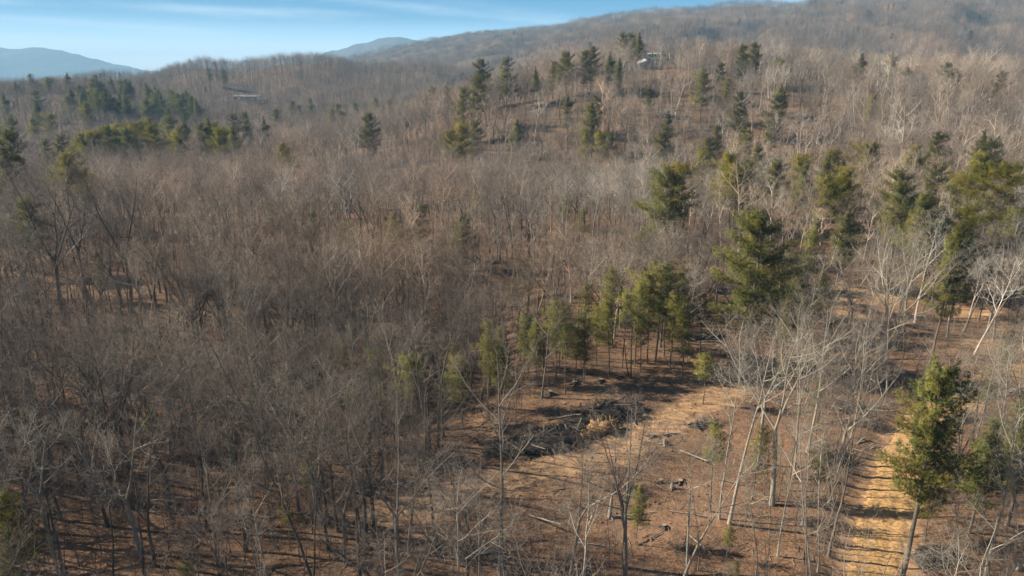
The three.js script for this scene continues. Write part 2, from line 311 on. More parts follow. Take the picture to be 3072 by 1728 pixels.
{
  const N = 2048, r = chance(77), cell = (GX1 - GX0) / N;
  const map = texture(N, N, (px, py, p) => {
    const x = GX0 + (px + 0.5) * cell, D = GD0 + (py + 0.5) * cell;
    const big = fbm(x / 17, D / 17, 3), mid = noiseB(x / 2.4, D / 1.6), fine = r(), leaf = r();
    let k = 0.80 + 0.42 * big + 0.16 * mid + 0.75 * (fine - 0.5);
    let cr = 0.182 * k, cg = 0.098 * k, cb = 0.052 * k;               // oak and beech litter, red brown
    if (leaf > 0.90) { cr += 0.12; cg += 0.086; cb += 0.058; }         // pale curled leaves
    else if (leaf < 0.10) { cr *= 0.45; cg *= 0.45; cb *= 0.5; }       // gaps between leaves
    const g = S(0.15, 0.6, fbm(x / 9 + 31, D / 9 - 12, 3));            // greyer, weathered litter
    cr = mix(cr, 0.145 * k, g * 0.5); cg = mix(cg, 0.096 * k, g * 0.5); cb = mix(cb, 0.062 * k, g * 0.5);
    if (inside(CLEAR, x, D)) { const w = 0.45 + 0.35 * noise(x / 6, D / 4) + 0.25 * noiseB(x / 1.4, D / 0.9); cr = mix(cr, 0.225 * k, w); cg = mix(cg, 0.132 * k, w); cb = mix(cb, 0.078 * k, w); }   // scraped reddish earth
    const s = D < 175 && x > -100 ? soilAt(x, D) : 0;
    if (s > 0) { const q = 0.86 + 0.3 * noise(x / 3, D / 1.1) + 0.12 * mid + 0.3 * (fine - 0.5), w = Math.min(1, Math.max(0, s * 1.25 - 0.35 * leaf)); cr = mix(cr, 0.385 * q, w); cg = mix(cg, 0.232 * q, w); cb = mix(cb, 0.12 * q, w); }
    p[0] = cr; p[1] = cg; p[2] = cb;
  }, true, false);
  const nx = 420, g = new THREE.BufferGeometry(), P = [], U = [], I = [], r2 = chance(78);
  for (let j = 0; j <= nx; j++) for (let i = 0; i <= nx; i++) {
    const x = mix(GX0, GX1, i / nx), D = mix(GD0, GD1, j / nx), edge = S(0, 0.03, Math.min(i, j, nx - i, nx - j) / nx);
    const open = inside(CLEAR, x, D) ? 0.07 : 0.04;
    P.push(x, G(x, D) + edge * (0.05 + open * (noise(x / 1.3, D / 1.3) + noiseB(x / 0.6, D / 0.6) * 0.5 + (r2() - 0.5) * 0.6)) - (1 - edge) * 0.4, -D); U.push(i / nx, j / nx);
    if (i < nx && j < nx) { const a = j * (nx + 1) + i; I.push(a, a + 1, a + nx + 1, a + 1, a + nx + 2, a + nx + 1); }
  }
  g.setAttribute('position', new THREE.Float32BufferAttribute(P, 3)); g.setAttribute('uv', new THREE.Float32BufferAttribute(U, 2)); g.setIndex(I); g.computeVertexNormals();
  const m = mat('leaf litter', [1, 1, 1], { map, bumpMap: map, bumpScale: 0.12, roughness: 1 });
  put(new THREE.Mesh(g, m), 'forest_floor', { kind: 'structure', label: 'red brown leaf litter and bare tan soil of the forest floor', category: 'ground' });
}
{                                                                    // the wide land: rows and columns spaced wider with distance
  const rows = [], P = [], C = [], I = [], cols = 300, r = chance(5);
  for (let D = -140; D < 14; D += 14) rows.push(D);
  for (let D = 14; D < 7200; D += Math.max(3, D * 0.011)) rows.push(D);
  rows.forEach((D, j) => {
    const half = 150 + Math.max(0, D) * 1.05;
    for (let i = 0; i <= cols; i++) {
      const x = mix(-half, half, i / cols), near = x > GX0 + 1 && x < GX1 - 1 && D > GD0 + 1 && D < GD1 - 1, k = 0.85 + 0.35 * noise(x / 40, D / 40) + 0.25 * (r() - 0.5);
      P.push(x, G(x, D) - (near ? 1.2 : 0), -D); C.push(0.135 * k, 0.085 * k, 0.053 * k);
      if (i < cols && j + 1 < rows.length) { const a = j * (cols + 1) + i; I.push(a, a + 1, a + cols + 1, a + 1, a + cols + 2, a + cols + 1); }
    }
  });
  const g = new THREE.BufferGeometry(); g.setAttribute('position', new THREE.Float32BufferAttribute(P, 3)); g.setAttribute('color', new THREE.Float32BufferAttribute(C, 3)); g.setIndex(I); g.computeVertexNormals();
  put(new THREE.Mesh(g, mat('wooded land', [1, 1, 1], { vertexColors: true, roughness: 1 })), 'terrain', { kind: 'structure', label: 'rolling leaf covered land of the hills, valley and long ridge', category: 'terrain' });
}
function farMountain(D0, deep, x0, x1, crest, label) {               // a wooded mountain on the horizon: a crest line and two flanks with spurs
  const P = [], I = [], C = [], nx = 160, nz = 70, top = (x) => { for (let i = 0; i + 1 < crest.length; i++) if (x <= crest[i + 1][0]) return mix(crest[i][1], crest[i + 1][1], S(crest[i][0], crest[i + 1][0], x)); return -60; };
  for (let j = 0; j <= nz; j++) for (let i = 0; i <= nx; i++) {
    const x = mix(x0, x1, i / nx), q = j / nz * 2 - 1, D = D0 + q * deep, sp = noise(x / 420 + q * 0.8, q * 1.6);
    P.push(x, mix(-60, top(x), Math.max(0, 1 - Math.abs(q) * (1 + 0.25 * sp))) + 30 * sp * Math.sin(Math.PI * Math.abs(q)) + 5 * noiseB(x / 60, D / 60), -D); const k = 0.85 + 0.3 * noise(x / 120, D / 120); C.push(0.085 * k, 0.08 * k, 0.075 * k);
    if (i < nx && j < nz) { const a = j * (nx + 1) + i; I.push(a, a + 1, a + nx + 1, a + 1, a + nx + 2, a + nx + 1); }
  }
  const g = new THREE.BufferGeometry(); g.setAttribute('position', new THREE.Float32BufferAttribute(P, 3)); g.setAttribute('color', new THREE.Float32BufferAttribute(C, 3)); g.setIndex(I); g.computeVertexNormals();
  put(new THREE.Mesh(g, FARWOOD), numberedPlace('mountain'), { kind: 'structure', label, category: 'mountain' });
}
let mountains = 0; const numberedPlace = (n) => (mountains++ ? n + '_001' : n), FARWOOD = mat('far wooded mountain', [1, 1, 1], { vertexColors: true, roughness: 1 });
farMountain(9000, 2200, -9000, -2600, [[-9000, 300], [-7600, 395], [-7000, 440], [-6650, 452], [-6350, 425], [-6120, 405], [-5850, 428], [-5600, 395], [-5400, 350], [-5200, 295], [-4900, 225], [-4500, 150], [-4000, 60], [-3400, -30], [-2500, -60]], 'blue hazy mountain with two rounded tops on the horizon');
farMountain(6600, 1500, -3400, 600, [[-3400, -60], [-2500, 60], [-1900, 215], [-1600, 298], [-1350, 360], [-1150, 408], [-1020, 414], [-800, 378], [-600, 340], [-200, 250], [300, 120], [600, -60]], 'blue grey peak on the skyline behind the left end of the long ridge');
{                                                                    // the dirt track: two worn ruts, ragged edges
  const f = tile((x, y) => fbm(x / 60, y / 40, 4), 512), f2 = tile((x, y) => noiseB(x / 9, y / 9), 512), r = chance(9);
  const map = texture(512, 512, (x, y, p) => { const k = 0.88 + 0.5 * f(x, y) + 0.2 * f2(x, y) + 0.34 * (r() - 0.5), q = r(), w = S(0.08, 0.34, f(y + 130, x + 55) + 0.25 * f2(x, y)) * (q > 0.35 ? 0.75 : 0.1); p[0] = mix(0.46, 0.17, w) * k; p[1] = mix(0.272, 0.098, w) * k; p[2] = mix(0.108, 0.056, w) * k; if (q > 0.985) { p[0] += 0.12; p[1] += 0.11; p[2] += 0.09; } });   // ochre clay, drifts of leaves, stones
  const path = new THREE.CatmullRomCurve3(TRACK.map(([x, D]) => new THREE.Vector3(x, 0, -D))), n = 420, w = 16, P = [], U = [], I = [], len = path.getLength();
  for (let j = 0; j <= n; j++) {
    const c = path.getPointAt(j / n), t = path.getTangentAt(j / n), s = j / n * len, e0 = 0.45 * noise(s / 1.7, 1.5) + 0.22 * noiseB(s / 0.5, 4), e1 = 0.45 * noise(s / 1.9, 9.5) + 0.22 * noiseB(s / 0.6, 14);
    for (let i = 0; i <= w; i++) {
      const q = mix(-2.35 - e0, 2.35 + e1, i / w), x = c.x - t.z * q, z = c.z + t.x * q;
      const rut = -0.08 * (Math.exp(-(((Math.abs(q) - 0.95) / 0.33) ** 2))), side = S(0.0, 0.12, Math.min(i, w - i) / w);
      P.push(x, height(x, z) + mix(0.02, 0.17, side) + rut + 0.012 * noise(x / 0.5, z / 0.5) * side, z); U.push(q / 6, s / 6);
      if (i < w && j < n) { const a = j * (w + 1) + i; I.push(a, a + 1, a + w + 1, a + 1, a + w + 2, a + w + 1); }
    }
  }
  const g = new THREE.BufferGeometry(); g.setAttribute('position', new THREE.Float32BufferAttribute(P, 3)); g.setAttribute('uv', new THREE.Float32BufferAttribute(U, 2)); g.setIndex(I); g.computeVertexNormals();
  if (g.attributes.normal.getY(5) < 0) { g.setIndex(I.map((v, k) => I[k - k % 3 + 2 - k % 3])); g.computeVertexNormals(); }
  put(new THREE.Mesh(g, mat('ochre dirt', [1, 1, 1], { map, bumpMap: map, bumpScale: 0.05, roughness: 1 })), 'dirt_track', { kind: 'structure', label: 'ochre dirt track with worn ruts running up through the trees', category: 'track' });
}

// ---------------------------------------------------------------- kinds of tree
const T0 = { count: [10, 9, 8, 4] };
const BARE = [
  { form: 'straight', g: bareTree(101, { ...T0, H: 19, R: 0.19, base: 0.44, spread: 0.33 }) },
  { form: 'straight', g: bareTree(102, { ...T0, H: 20, R: 0.22, base: 0.38, spread: 0.38, count: [11, 9, 9, 4] }) },
  { form: 'forked', g: bareTree(103, { H: 18, R: 0.22, fork: 0.38, leaders: 2, spread: 0.3, count: [9, 9, 8, 4] }) },
  { form: 'forked', g: bareTree(104, { H: 19, R: 0.2, fork: 0.52, leaders: 2, spread: 0.27, forkAngle: 0.36, count: [9, 9, 8, 4] }) },
  { form: 'three-limbed', g: bareTree(105, { H: 18, R: 0.24, fork: 0.42, leaders: 3, spread: 0.28, forkAngle: 0.5, count: [8, 8, 8, 4] }) },
  { form: 'leaning', g: bareTree(106, { ...T0, H: 18, R: 0.18, base: 0.42, spread: 0.34, lean: 0.22 }) },
  { form: 'twin-stemmed', g: bareTree(107, { H: 18, R: 0.17, base: 0.42, spread: 0.29, stems: 2, count: [8, 8, 8, 4] }) },
  { form: 'slender', g: bareTree(108, { H: 17, R: 0.11, base: 0.5, spread: 0.23, count: [10, 8, 7, 4] }) },
  { form: 'crooked', g: bareTree(109, { H: 16, R: 0.23, fork: 0.3, leaders: 3, spread: 0.38, forkAngle: 0.7, wobble: 0.14, angle: 0.95, count: [8, 9, 8, 4] }) },
  { form: 'slender', g: bareTree(110, { H: 16, R: 0.095, base: 0.36, spread: 0.23, wobble: 0.1, count: [9, 8, 6, 4] }) },
  { form: 'high-crowned', g: bareTree(111, { ...T0, H: 22, R: 0.2, base: 0.58, spread: 0.29 }) },
  { form: 'crooked', g: bareTree(112, { ...T0, H: 17, R: 0.2, base: 0.36, spread: 0.4, wobble: 0.12, angle: 0.95 }) },
  { form: 'forked', g: bareTree(113, { H: 19, R: 0.25, fork: 0.28, leaders: 2, spread: 0.33, forkAngle: 0.5, wobble: 0.12, count: [9, 9, 9, 4] }) },
];
const NOMINAL = [19, 20, 18, 19, 18, 18, 18, 17, 16, 16, 22, 17, 19];
const lodTree = (seed, o) => { const t = bareTree(seed, o), w = o.wood ?? 0.62; return merge([[t.wood, 0, 0, 0, 1, 0, [w, w, w]], [t.crown, 0, 0, 0, 1, 0, [1.08, 1.08, 1.08]]]); };
const MID = [[201, { H: 19, R: 0.22, base: 0.42, spread: 0.36 }], [202, { H: 20, R: 0.25, base: 0.36, spread: 0.4, wood: 1.35 }], [203, { H: 18, R: 0.25, fork: 0.4, leaders: 2, spread: 0.32 }], [204, { H: 18, R: 0.27, fork: 0.42, leaders: 3, spread: 0.3, forkAngle: 0.55 }], [205, { H: 17, R: 0.15, base: 0.4, spread: 0.28 }], [206, { H: 19, R: 0.2, base: 0.5, spread: 0.33, lean: 0.14, wood: 1.25 }], [207, { H: 19, R: 0.27, fork: 0.28, leaders: 3, spread: 0.36, forkAngle: 0.62, wobble: 0.13, wood: 0.5 }]]
  .map(([s, o]) => lodTree(s, { ...o, count: [o.fork ? 8 : 9, 8, 6, 3], thick: 1.5, sides: [5, 4, 3, 3, 3], seg: [6, 4, 2, 1, 1] }));
const FAR = [[301, { H: 18, R: 0.22, base: 0.35, spread: 0.3 }], [302, { H: 19, R: 0.22, fork: 0.4, leaders: 2, spread: 0.28 }], [303, { H: 17, R: 0.2, base: 0.3, spread: 0.34 }], [304, { H: 20, R: 0.24, fork: 0.42, leaders: 3, spread: 0.26 }]]
  .map(([s, o]) => lodTree(s, { ...o, count: [o.fork ? 9 : 12, 6, 6], depth: 3, thick: 3.6, sides: [3, 3, 3, 3, 3], seg: [4, 2, 1, 1, 1] }));
const CLUMP = [1, 2, 3].map((s) => { const r = chance(400 + s), list = []; for (let k = 0; k < 7; k++) { const q = k ? 9.5 : 0, a = k * 1.047 + r() * 0.5; list.push([FAR[Math.floor(r() * 4)], Math.cos(a) * q + (r() - 0.5) * 4, (r() - 0.5) * 2, Math.sin(a) * q + (r() - 0.5) * 4, mix(0.8, 1.15, r()), r() * 6.28, greyTint(r, 0.8, 1.2)]); } return merge(list); });
const NB = { blades: 8, len: 0.33, wide: 0.025, tufts: 32, fluff: 1.6, whorl: 5 };
const YB = { blades: 7, len: 0.26, wide: 0.015, tufts: 21, whorl: 5, ragged: 0.35 };
const PINE = {
  W: [pineTree(501, { ...NB, H: 22, R: 0.26, base: 0.3, reach: 5.6, gap: 0.75, dead: 12, plume: 1, inner: 0.15, ragged: 0.35, missing: 0.2 }), pineTree(502, { ...NB, H: 22, R: 0.25, base: 0.36, reach: 5.2, gap: 0.85, missing: 0.26, dead: 14, plume: 1, inner: 0.15, ragged: 0.3, lop: 0.35 }), pineTree(503, { ...NB, H: 22, R: 0.25, base: 0.25, reach: 4.8, gap: 0.8, missing: 0.2, plume: 1, ragged: 0.35, lop: 0.3 })],
  D: [pineTree(511, { ...NB, H: 20, R: 0.22, base: 0.32, reach: 4.6, gap: 0.75, ragged: 0.35, plume: 1, inner: 0.12, dead: 12, missing: 0.2 }), pineTree(512, { ...NB, H: 20, R: 0.2, base: 0.26, reach: 4.1, gap: 0.7, droop: 0.12, missing: 0.18, ragged: 0.4, lop: 0.3 })],
  Y: [pineTree(521, { ...NB, H: 17, R: 0.2, base: 0.34, reach: 4.3, gap: 0.7, round: 1, missing: 0.15, dead: 10 }), pineTree(522, { ...NB, H: 17, R: 0.18, base: 0.28, reach: 3.8, gap: 0.65, round: 1, missing: 0.2, ragged: 0.35, lop: 0.35 }), pineTree(523, { ...NB, H: 17, R: 0.18, base: 0.4, reach: 4.6, gap: 0.75, round: 1, missing: 0.25, ragged: 0.3, lop: 0.4 })],
  P: [pineTree(531, { ...YB, H: 12, R: 0.085, base: 0.42, reach: 2.7, gap: 0.5, dead: 22, plume: 1 }), pineTree(532, { ...YB, H: 12, R: 0.075, base: 0.34, reach: 2.4, gap: 0.48, dead: 16 }), pineTree(533, { ...YB, H: 12, R: 0.085, base: 0.52, reach: 2.7, gap: 0.48, dead: 26, round: 1 }), pineTree(534, { ...YB, H: 12, R: 0.08, base: 0.6, reach: 2.3, gap: 0.5, dead: 30, plume: 1, lop: 0.4 })],
  F: [pineTree(541, { ...NB, H: 18, R: 0.22, base: 0.5, reach: 4.6, gap: 0.8, round: 1, missing: 0.25 })],
  T: [pineTree(561, { ...NB, H: 22, R: 0.24, base: 0.42, reach: 4.7, gap: 0.72, dead: 30, ragged: 0.3, missing: 0.22, lop: 0.15 })],
};
const FARPINE = pineTree(551, { H: 17, R: 0.2, base: 0.2, reach: 4.2, gap: 1.6, whorl: 5, tufts: 5, blades: 6, len: 0.9, wide: 0.16, plume: 1, sides: 3 });
const PINE_H = { W: 22, D: 20, Y: 17, P: 12, F: 18, T: 22 };
const SPRIG = [601, 602, 603, 604].map((s, i) => lodTree(s, { H: [6, 4.5, 7.5, 3][i], R: [0.04, 0.03, 0.05, 0.02][i], base: [0.25, 0.12, 0.35, 0.05][i], spread: [0.3, 0.42, 0.24, 0.5][i], count: [10, 6, 4], depth: 3, thick: 0.75, sides: [4, 3, 3, 3, 3], seg: [5, 3, 2, 1, 1], stems: i === 3 ? 4 : i === 1 ? 2 : 1, wobble: 0.12 }));

// ---------------------------------------------------------------- names, labels and places
const used = new Map();
const numbered = (n) => { const k = used.get(n) ?? 0; used.set(n, k + 1); return k ? n + '_' + String(k).padStart(3, '0') : n; };
function place(name, parts, x, D, s, turn, label, category, group, sy = s) {
  const o = new THREE.Group();
  for (const [n, g, m] of parts) { const q = new THREE.Mesh(g, m); q.name = n; o.add(q); }
  o.position.set(x, G(x, D), -D); o.rotation.set(0.045 * Math.sin(x * 12.9 + D), turn, 0.045 * Math.sin(x * 7.3 - D * 3.1)); o.scale.set(s, sy, s);
  return put(o, numbered(name), { label, category, ...(group ? { group } : {}) });
}
const taken = [];                                                    // [x, D, room] of everything that stands
const free = (x, D, room) => { for (const [a, b, c] of taken) { if (Math.abs(a - x) < c + room && Math.abs(b - D) < c + room && Math.hypot(a - x, b - D) < Math.max(c, room)) return false; } return true; };

// trees that can be picked out in the foreground: x, D, height, kind of BARE, turn, tone, label
const HEROES = [
  [10.3, 52.7, 19, 2, 0.4, 'grey', 'grey bare tree with a forked stem, in front of the clearing at the bottom edge'],
  [-1.1, 54.9, 22.5, 1, 2.2, 'grey', 'tallest bare tree before the pale soil strip, straight dark stem at bottom centre'],
  [-4.2, 53.5, 11.5, 8, 1.0, 'dark', 'short spreading bare tree forking low at the bottom edge, left of centre'],
  [5.2, 53.2, 14.5, 3, 0.2, 'grey', 'slim bare tree with a narrow fork between two taller trees at the bottom edge'],
  [-14, 53.2, 17, 0, 3.1, 'dark', 'straight dark bare tree at the bottom edge below the left end of the clearing'],
  [-7.5, 58.9, 17, 5, 3.0, 'dark', 'bare tree leaning left over the left end of the pale soil strip'],
  [-10.5, 78.7, 21, 10, 0.5, 'dark', 'left stem of the close pair of tall dark poles behind the brush'],
  [-9.6, 79.3, 21.5, 10, 2.5, 'dark', 'right stem of the close pair of tall dark poles behind the brush'],
  [-31.6, 61.2, 17.5, 0, 1.3, 'dark', 'straight dark bare tree whose foot shows clear in the lower left wood'],
  [-18.2, 52.6, 19, 6, 0.9, 'dark', 'large twin stemmed bare tree at the bottom edge, a third across from the left'],
  [-34, 53.4, 14, 11, 0.3, 'dark', 'crooked dark bare tree with long curved limbs at the bottom left'],
  [-46.2, 53.6, 16, 5, 3.4, 'dark', 'leaning dark bare tree in the bottom left corner before the green pine'],
  [23, 62.8, 24, 10, 0.7, 'pale', 'tall pale bare tree with a clean white stem, right of the clearing'],
  [22.2, 63.6, 20, 7, 2.7, 'pale', 'slender pale stem close beside the tall white tree at the clearing'],
  [28.8, 66.3, 22, 4, 1.9, 'pale', 'pale bare tree with wide white limbs between clearing and dirt track'],
  [29.4, 55.6, 16.5, 9, 1.2, 'pale', 'thin white bare stem rising beside the left bank of the dirt track'],
  [59, 109.6, 20, 5, -0.2, 'pale', 'pale bare tree leaning right in front of the sunlit opening'],
  [56.7, 98, 24, 4, 0.8, 'pale', 'tall pale bare tree with spreading limbs above the shaded bank by the track'],
  [62, 121, 17, 2, 1.6, 'pale', 'pale crooked fork of two stems at the left side of the sunlit opening'],
  [67, 118, 20, 10, 0.1, 'pale', 'straight pale pole in front of the middle of the sunlit opening'],
  [69.5, 117, 19, 7, 2.0, 'grey', 'thin grey pole in front of the sunlit opening'],
  [72.5, 120, 20, 3, 2.9, 'pale', 'pale forked pole at the right side of the sunlit opening'],
  [-76.6, 111.5, 28, 4, 0.6, 'dark', 'tallest dark bare tree at the far left, three great limbs spreading high'],
  [-72.6, 111.4, 26, 3, 1.8, 'dark', 'tall dark forked tree standing close right of the tallest one, far left'],
  [-68.2, 117.3, 27, 2, 2.4, 'dark', 'tall dark forked tree beside the yellow green bushes at the left'],
  [-78.8, 101, 24, 0, 0.2, 'dark', 'straight dark tree near the left edge in front of the litter slope'],
  [-85, 113, 25, 1, 4.0, 'dark', 'big dark tree at the very left edge above the litter slope'],
  [-60.4, 82.4, 18, 11, 1.0, 'dark', 'crooked dark tree on the shaded slope at the left'],
  [-54.7, 92.3, 19, 0, 5.0, 'dark', 'straight dark tree among black shadows on the left slope'],
  [44.8, 54.6, 18, 0, 0.4, 'pale', 'pale bare tree at the bottom edge right of the dirt track'],
  [48.1, 55.4, 17, 6, 1.4, 'pale', 'pale twin stems in the bottom right corner'],
  [41.2, 53.4, 15, 9, 2.4, 'pale', 'slim crooked stem over the grey brush heap right of the track'],
];
[[24.5, 47, 15, 7], [27, 51.5, 17, 9], [26.2, 57.5, 16, 7], [31.2, 60.2, 17, 9], [30.6, 62.6, 14, 7], [34.2, 63, 15, 9], [35.5, 67.2, 17, 7], [37.6, 70.5, 15, 9], [39.2, 73.2, 17, 0], [36.4, 73.8, 14, 7], [42.6, 78, 16, 9], [44.8, 81.6, 18, 7], [47, 85, 16, 0], [22, 52, 15, 9], [33.2, 71.4, 18, 0], [31.6, 58.2, 17, 0], [37.4, 77.6, 19, 1], [30.2, 74.6, 18, 3]].forEach(([x, D, H, i], k) => HEROES.push([x, D, H, i, k * 1.7, k % 3 ? 'pale' : 'grey', 'slender bare tree on the left bank of the dirt track']));
const TRUNK = (i, tone) => [['trunk', BARE[i].g.wood, BARK[tone]], ['crown', BARE[i].g.crown, TWIG[tone]]];
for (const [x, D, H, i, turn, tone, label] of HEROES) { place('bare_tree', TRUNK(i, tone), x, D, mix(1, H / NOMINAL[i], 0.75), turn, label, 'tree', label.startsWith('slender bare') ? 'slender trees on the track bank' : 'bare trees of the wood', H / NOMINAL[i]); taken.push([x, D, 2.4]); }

// evergreens: x, D, height, kind (W broad white pine, D dark pine, Y yellow green pine, P slim young pine, F flat topped)
const PINES = [
  [-421.4,593.8,22,'D'], [-523.9,785.4,18,'D'], [-472,732.9,18,'F'], [-505.5,731.7,18,'D'], [-479,774.7,18,'D'], [-441.1,764,18,'D'], [-430.9,773.9,18,'D'], [-420.3,783.7,18,'D'], [-406.6,798.9,18,'D'], [-413.4,686.7,20,'D'], [-381.7,665.4,22,'D'], [-356,625.2,22,'D'],
  [-361.1,645.8,22,'D'], [-346.7,630.4,22,'D'], [-334.9,620.5,22,'D'], [-382.2,768,22,'D'], [-359.5,730.8,22,'W'], [-377.4,740.2,20,'W'], [-353.7,744.5,22,'D'], [-368.1,809.5,20,'D'], [-297.6,664.5,22,'D'], [-288.2,652.9,22,'D'], [-305.2,657.7,20,'D'], [-321.2,656.6,20,'D'],
  [-350.6,586,20,'Y'], [-386.5,579.7,20,'D'], [-344.5,530.6,20,'Y'], [-343.5,507.2,20,'W'], [-296.5,417.2,22,'D'], [-147.6,205.8,22,'D'], [-147.1,202.3,20,'D'], [-234.6,352.6,18,'D'], [-228.6,354.7,20,'W'], [-232,377.1,18,'Y'], [-227.1,378,18,'Y'], [-226.5,384.6,18,'Y'],
  [-225.4,393.7,19,'Y'], [-222.9,397.2,18,'Y'], [-211.8,386.9,19,'D'], [-217.8,408.5,20,'Y'], [-219.8,420.2,20,'Y'], [-224.6,439.6,21,'Y'], [-196.6,389.1,20,'Y'], [-209.3,429.9,22,'D'], [-185.3,390.6,19,'Y'], [-198.6,432.7,21,'D'], [-179,403.2,20,'D'], [-186.2,434.2,22,'D'],
  [-158.1,377,19,'Y'], [-163.1,398.5,18,'Y'], [-181.4,463.5,21,'D'], [-174.5,468.3,22,'D'], [-160.9,462.5,20,'D'], [-210,632.6,20,'W'], [-233,753.4,20,'W'], [-222.1,737.1,20,'D'], [-220.3,780.5,20,'D'], [-104.4,318.8,17,'Y'], [-115.1,178.4,17,'Y'], [-287.1,622.4,18,'D'],
  [-160.8,655.3,20,'W'], [-409.7,977.2,18,'D'], [-388.1,972.5,18,'D'], [-17.4,419.5,22,'D'], [-3.3,401.8,22,'D'], [-18.7,372,24,'W'], [-25,364.1,22,'W'], [-17,314.9,20,'W'], [-22.7,319.5,18,'Y'], [-28.4,321.5,16,'Y'], [1.9,335.2,18,'D'], [27.8,355.3,20,'D'],
  [37.7,332.1,24,'W'], [33.4,318.7,16,'Y'], [39.5,312.9,17,'Y'], [43.3,311,16,'D'], [-149,784.2,20,'W'], [-161.3,743.4,20,'W'], [-71.1,351.5,20,'D'], [13.9,403.1,20,'D'], [23.1,409.2,20,'W'], [30.5,403.7,24,'W'], [39.1,401.3,24,'W'], [44.3,403.9,24,'W'],
  [53.6,398,22,'D'], [57.3,392.8,20,'D'], [73,478,24,'W'], [79,482,24,'W'], [80.5,466,22,'D'], [-1.9,1341.4,20,'D'], [73.9,332.7,18,'D'], [63.3,295,20,'W'], [41.9,348.2,20,'D'], [38.6,163.5,18,'Y'], [125,398.7,22,'W'], [134.4,402.7,22,'W'],
  [144.6,390.5,16,'Y'], [93.3,351.5,26,'W'], [104.7,326.1,24,'D'], [119.2,319.5,22,'D'], [102.3,312.2,17,'D'], [103.2,306.3,16,'Y'], [112.6,392.4,14,'D'], [191.2,396.5,20,'D'], [207.6,394.1,20,'W'], [230,383.7,18,'D'], [223.1,363.5,18,'D'], [81.1,290.4,18,'D'],
  [76.4,278.8,15,'Y'], [95.3,272.1,18,'W'], [63.5,206.3,15,'Y'], [76.8,199.8,15,'W'], [80,189.4,16,'D'], [85.8,187.2,18,'D'], [94.6,167.2,18,'W'], [143.7,240.1,20,'W'], [155.7,232.6,20,'D'], [151.9,219.1,20,'D'], [132,195.5,18,'Y'], [116.6,161.5,20,'Y'],
  [108,179.1,18,'W'], [112.7,305.9,18,'D'], [91.5,315.5,17,'W'], [674.2,1079,18,'D'], [245.3,361.5,18,'D'], [87.7,145.2,18,'W'], [88.5,156.5,18,'W'], [86.5,130.9,19,'Y'], [86.8,139.7,16,'D'], [71.6,145.9,15,'D'], [59.4,133.8,18,'P'], [47,130.9,20,'W'],
  [33.8,145.7,22,'D'], [22.4,105.5,15,'P'], [25.7,108.5,16,'P'], [20,104.3,14,'P'], [17.6,112.5,14,'P'], [7.4,101.7,12,'P'], [3.7,97.1,11,'P'], [11.1,97.9,11,'P'], [-3.5,89.9,13,'P'], [8,94.3,10,'P'], [-6.7,84.5,10,'P'], [-13.2,81.5,12,'P'],
  [-23,89.1,8,'P'], [-74.5,139.7,8,'Y'], [-76.5,124.2,8,'Y'], [-100.4,142.7,14,'W'], [-66.3,105.9,7,'P'], [-48.5,166.5,9,'D'], [46.5,110.6,11,'W'], [51,113.7,9,'W'], [27,100.7,12,'P'], [53.5,108.8,7,'P'], [77.2,100,9,'P'], [-44,51.5,11,'Y'],
  [-29.1,51.6,4,'P'], [-20.4,60.4,9,'P'], [-22.2,58.5,5,'P'],
];

const NAMED = [
  [38.2, 103.5, 25, 'W', 'large dark layered pine towering behind the clearing', 1.3],
  [37.2, 55.2, 22.7, 'T', 'pale green pine with a long bare stem beside the dirt track', 1],
  [68, 104.1, 23.5, 'T', 'pine with a leaning bare stem right of the tall pale tree', 0.85],
  [21.6, 64.9, 10.5, 'P', 'yellowish young pine at the right edge of the stump covered ground', 1.25],
  [26.9, 67.3, 9, 'P', 'young pine behind the tall white stem', 1.2],
  [33.9, 67.1, 7.5, 'P', 'bushy young pine just left of the dirt track', 1.5],
  [41.6, 59.1, 8, 'P', 'dark bushy young pine overhanging the right side of the track', 1.4],
  [46.9, 60.6, 12.5, 'D', 'young dark pine right of the big pine by the track', 1.15],
  [51.4, 61.5, 14, 'D', 'dark bushy pine at the right edge, low down', 1.2],
  [12.5, 59.4, 7, 'P', 'lone small pine beside the forked grey tree in the clearing', 1.2],
  [21, 57, 3.8, 'P', 'knee high pine seedling below the tall white tree', 1.3],
  [20.4, 52.8, 3.2, 'P', 'small pine seedling at the bottom edge under the white tree', 1.3],
];
const kindWord = { W: 'broad green pine', D: 'dark green pine', Y: 'yellow green pine', P: 'slim young pine', F: 'flat topped dark pine' };
const pineParts = (k, v) => [['trunk', PINE[k][v].wood, PINEBARK], ['crown', PINE[k][v].crown, NEEDLE[{ F: 'D', T: 'W' }[k] ?? k]]];
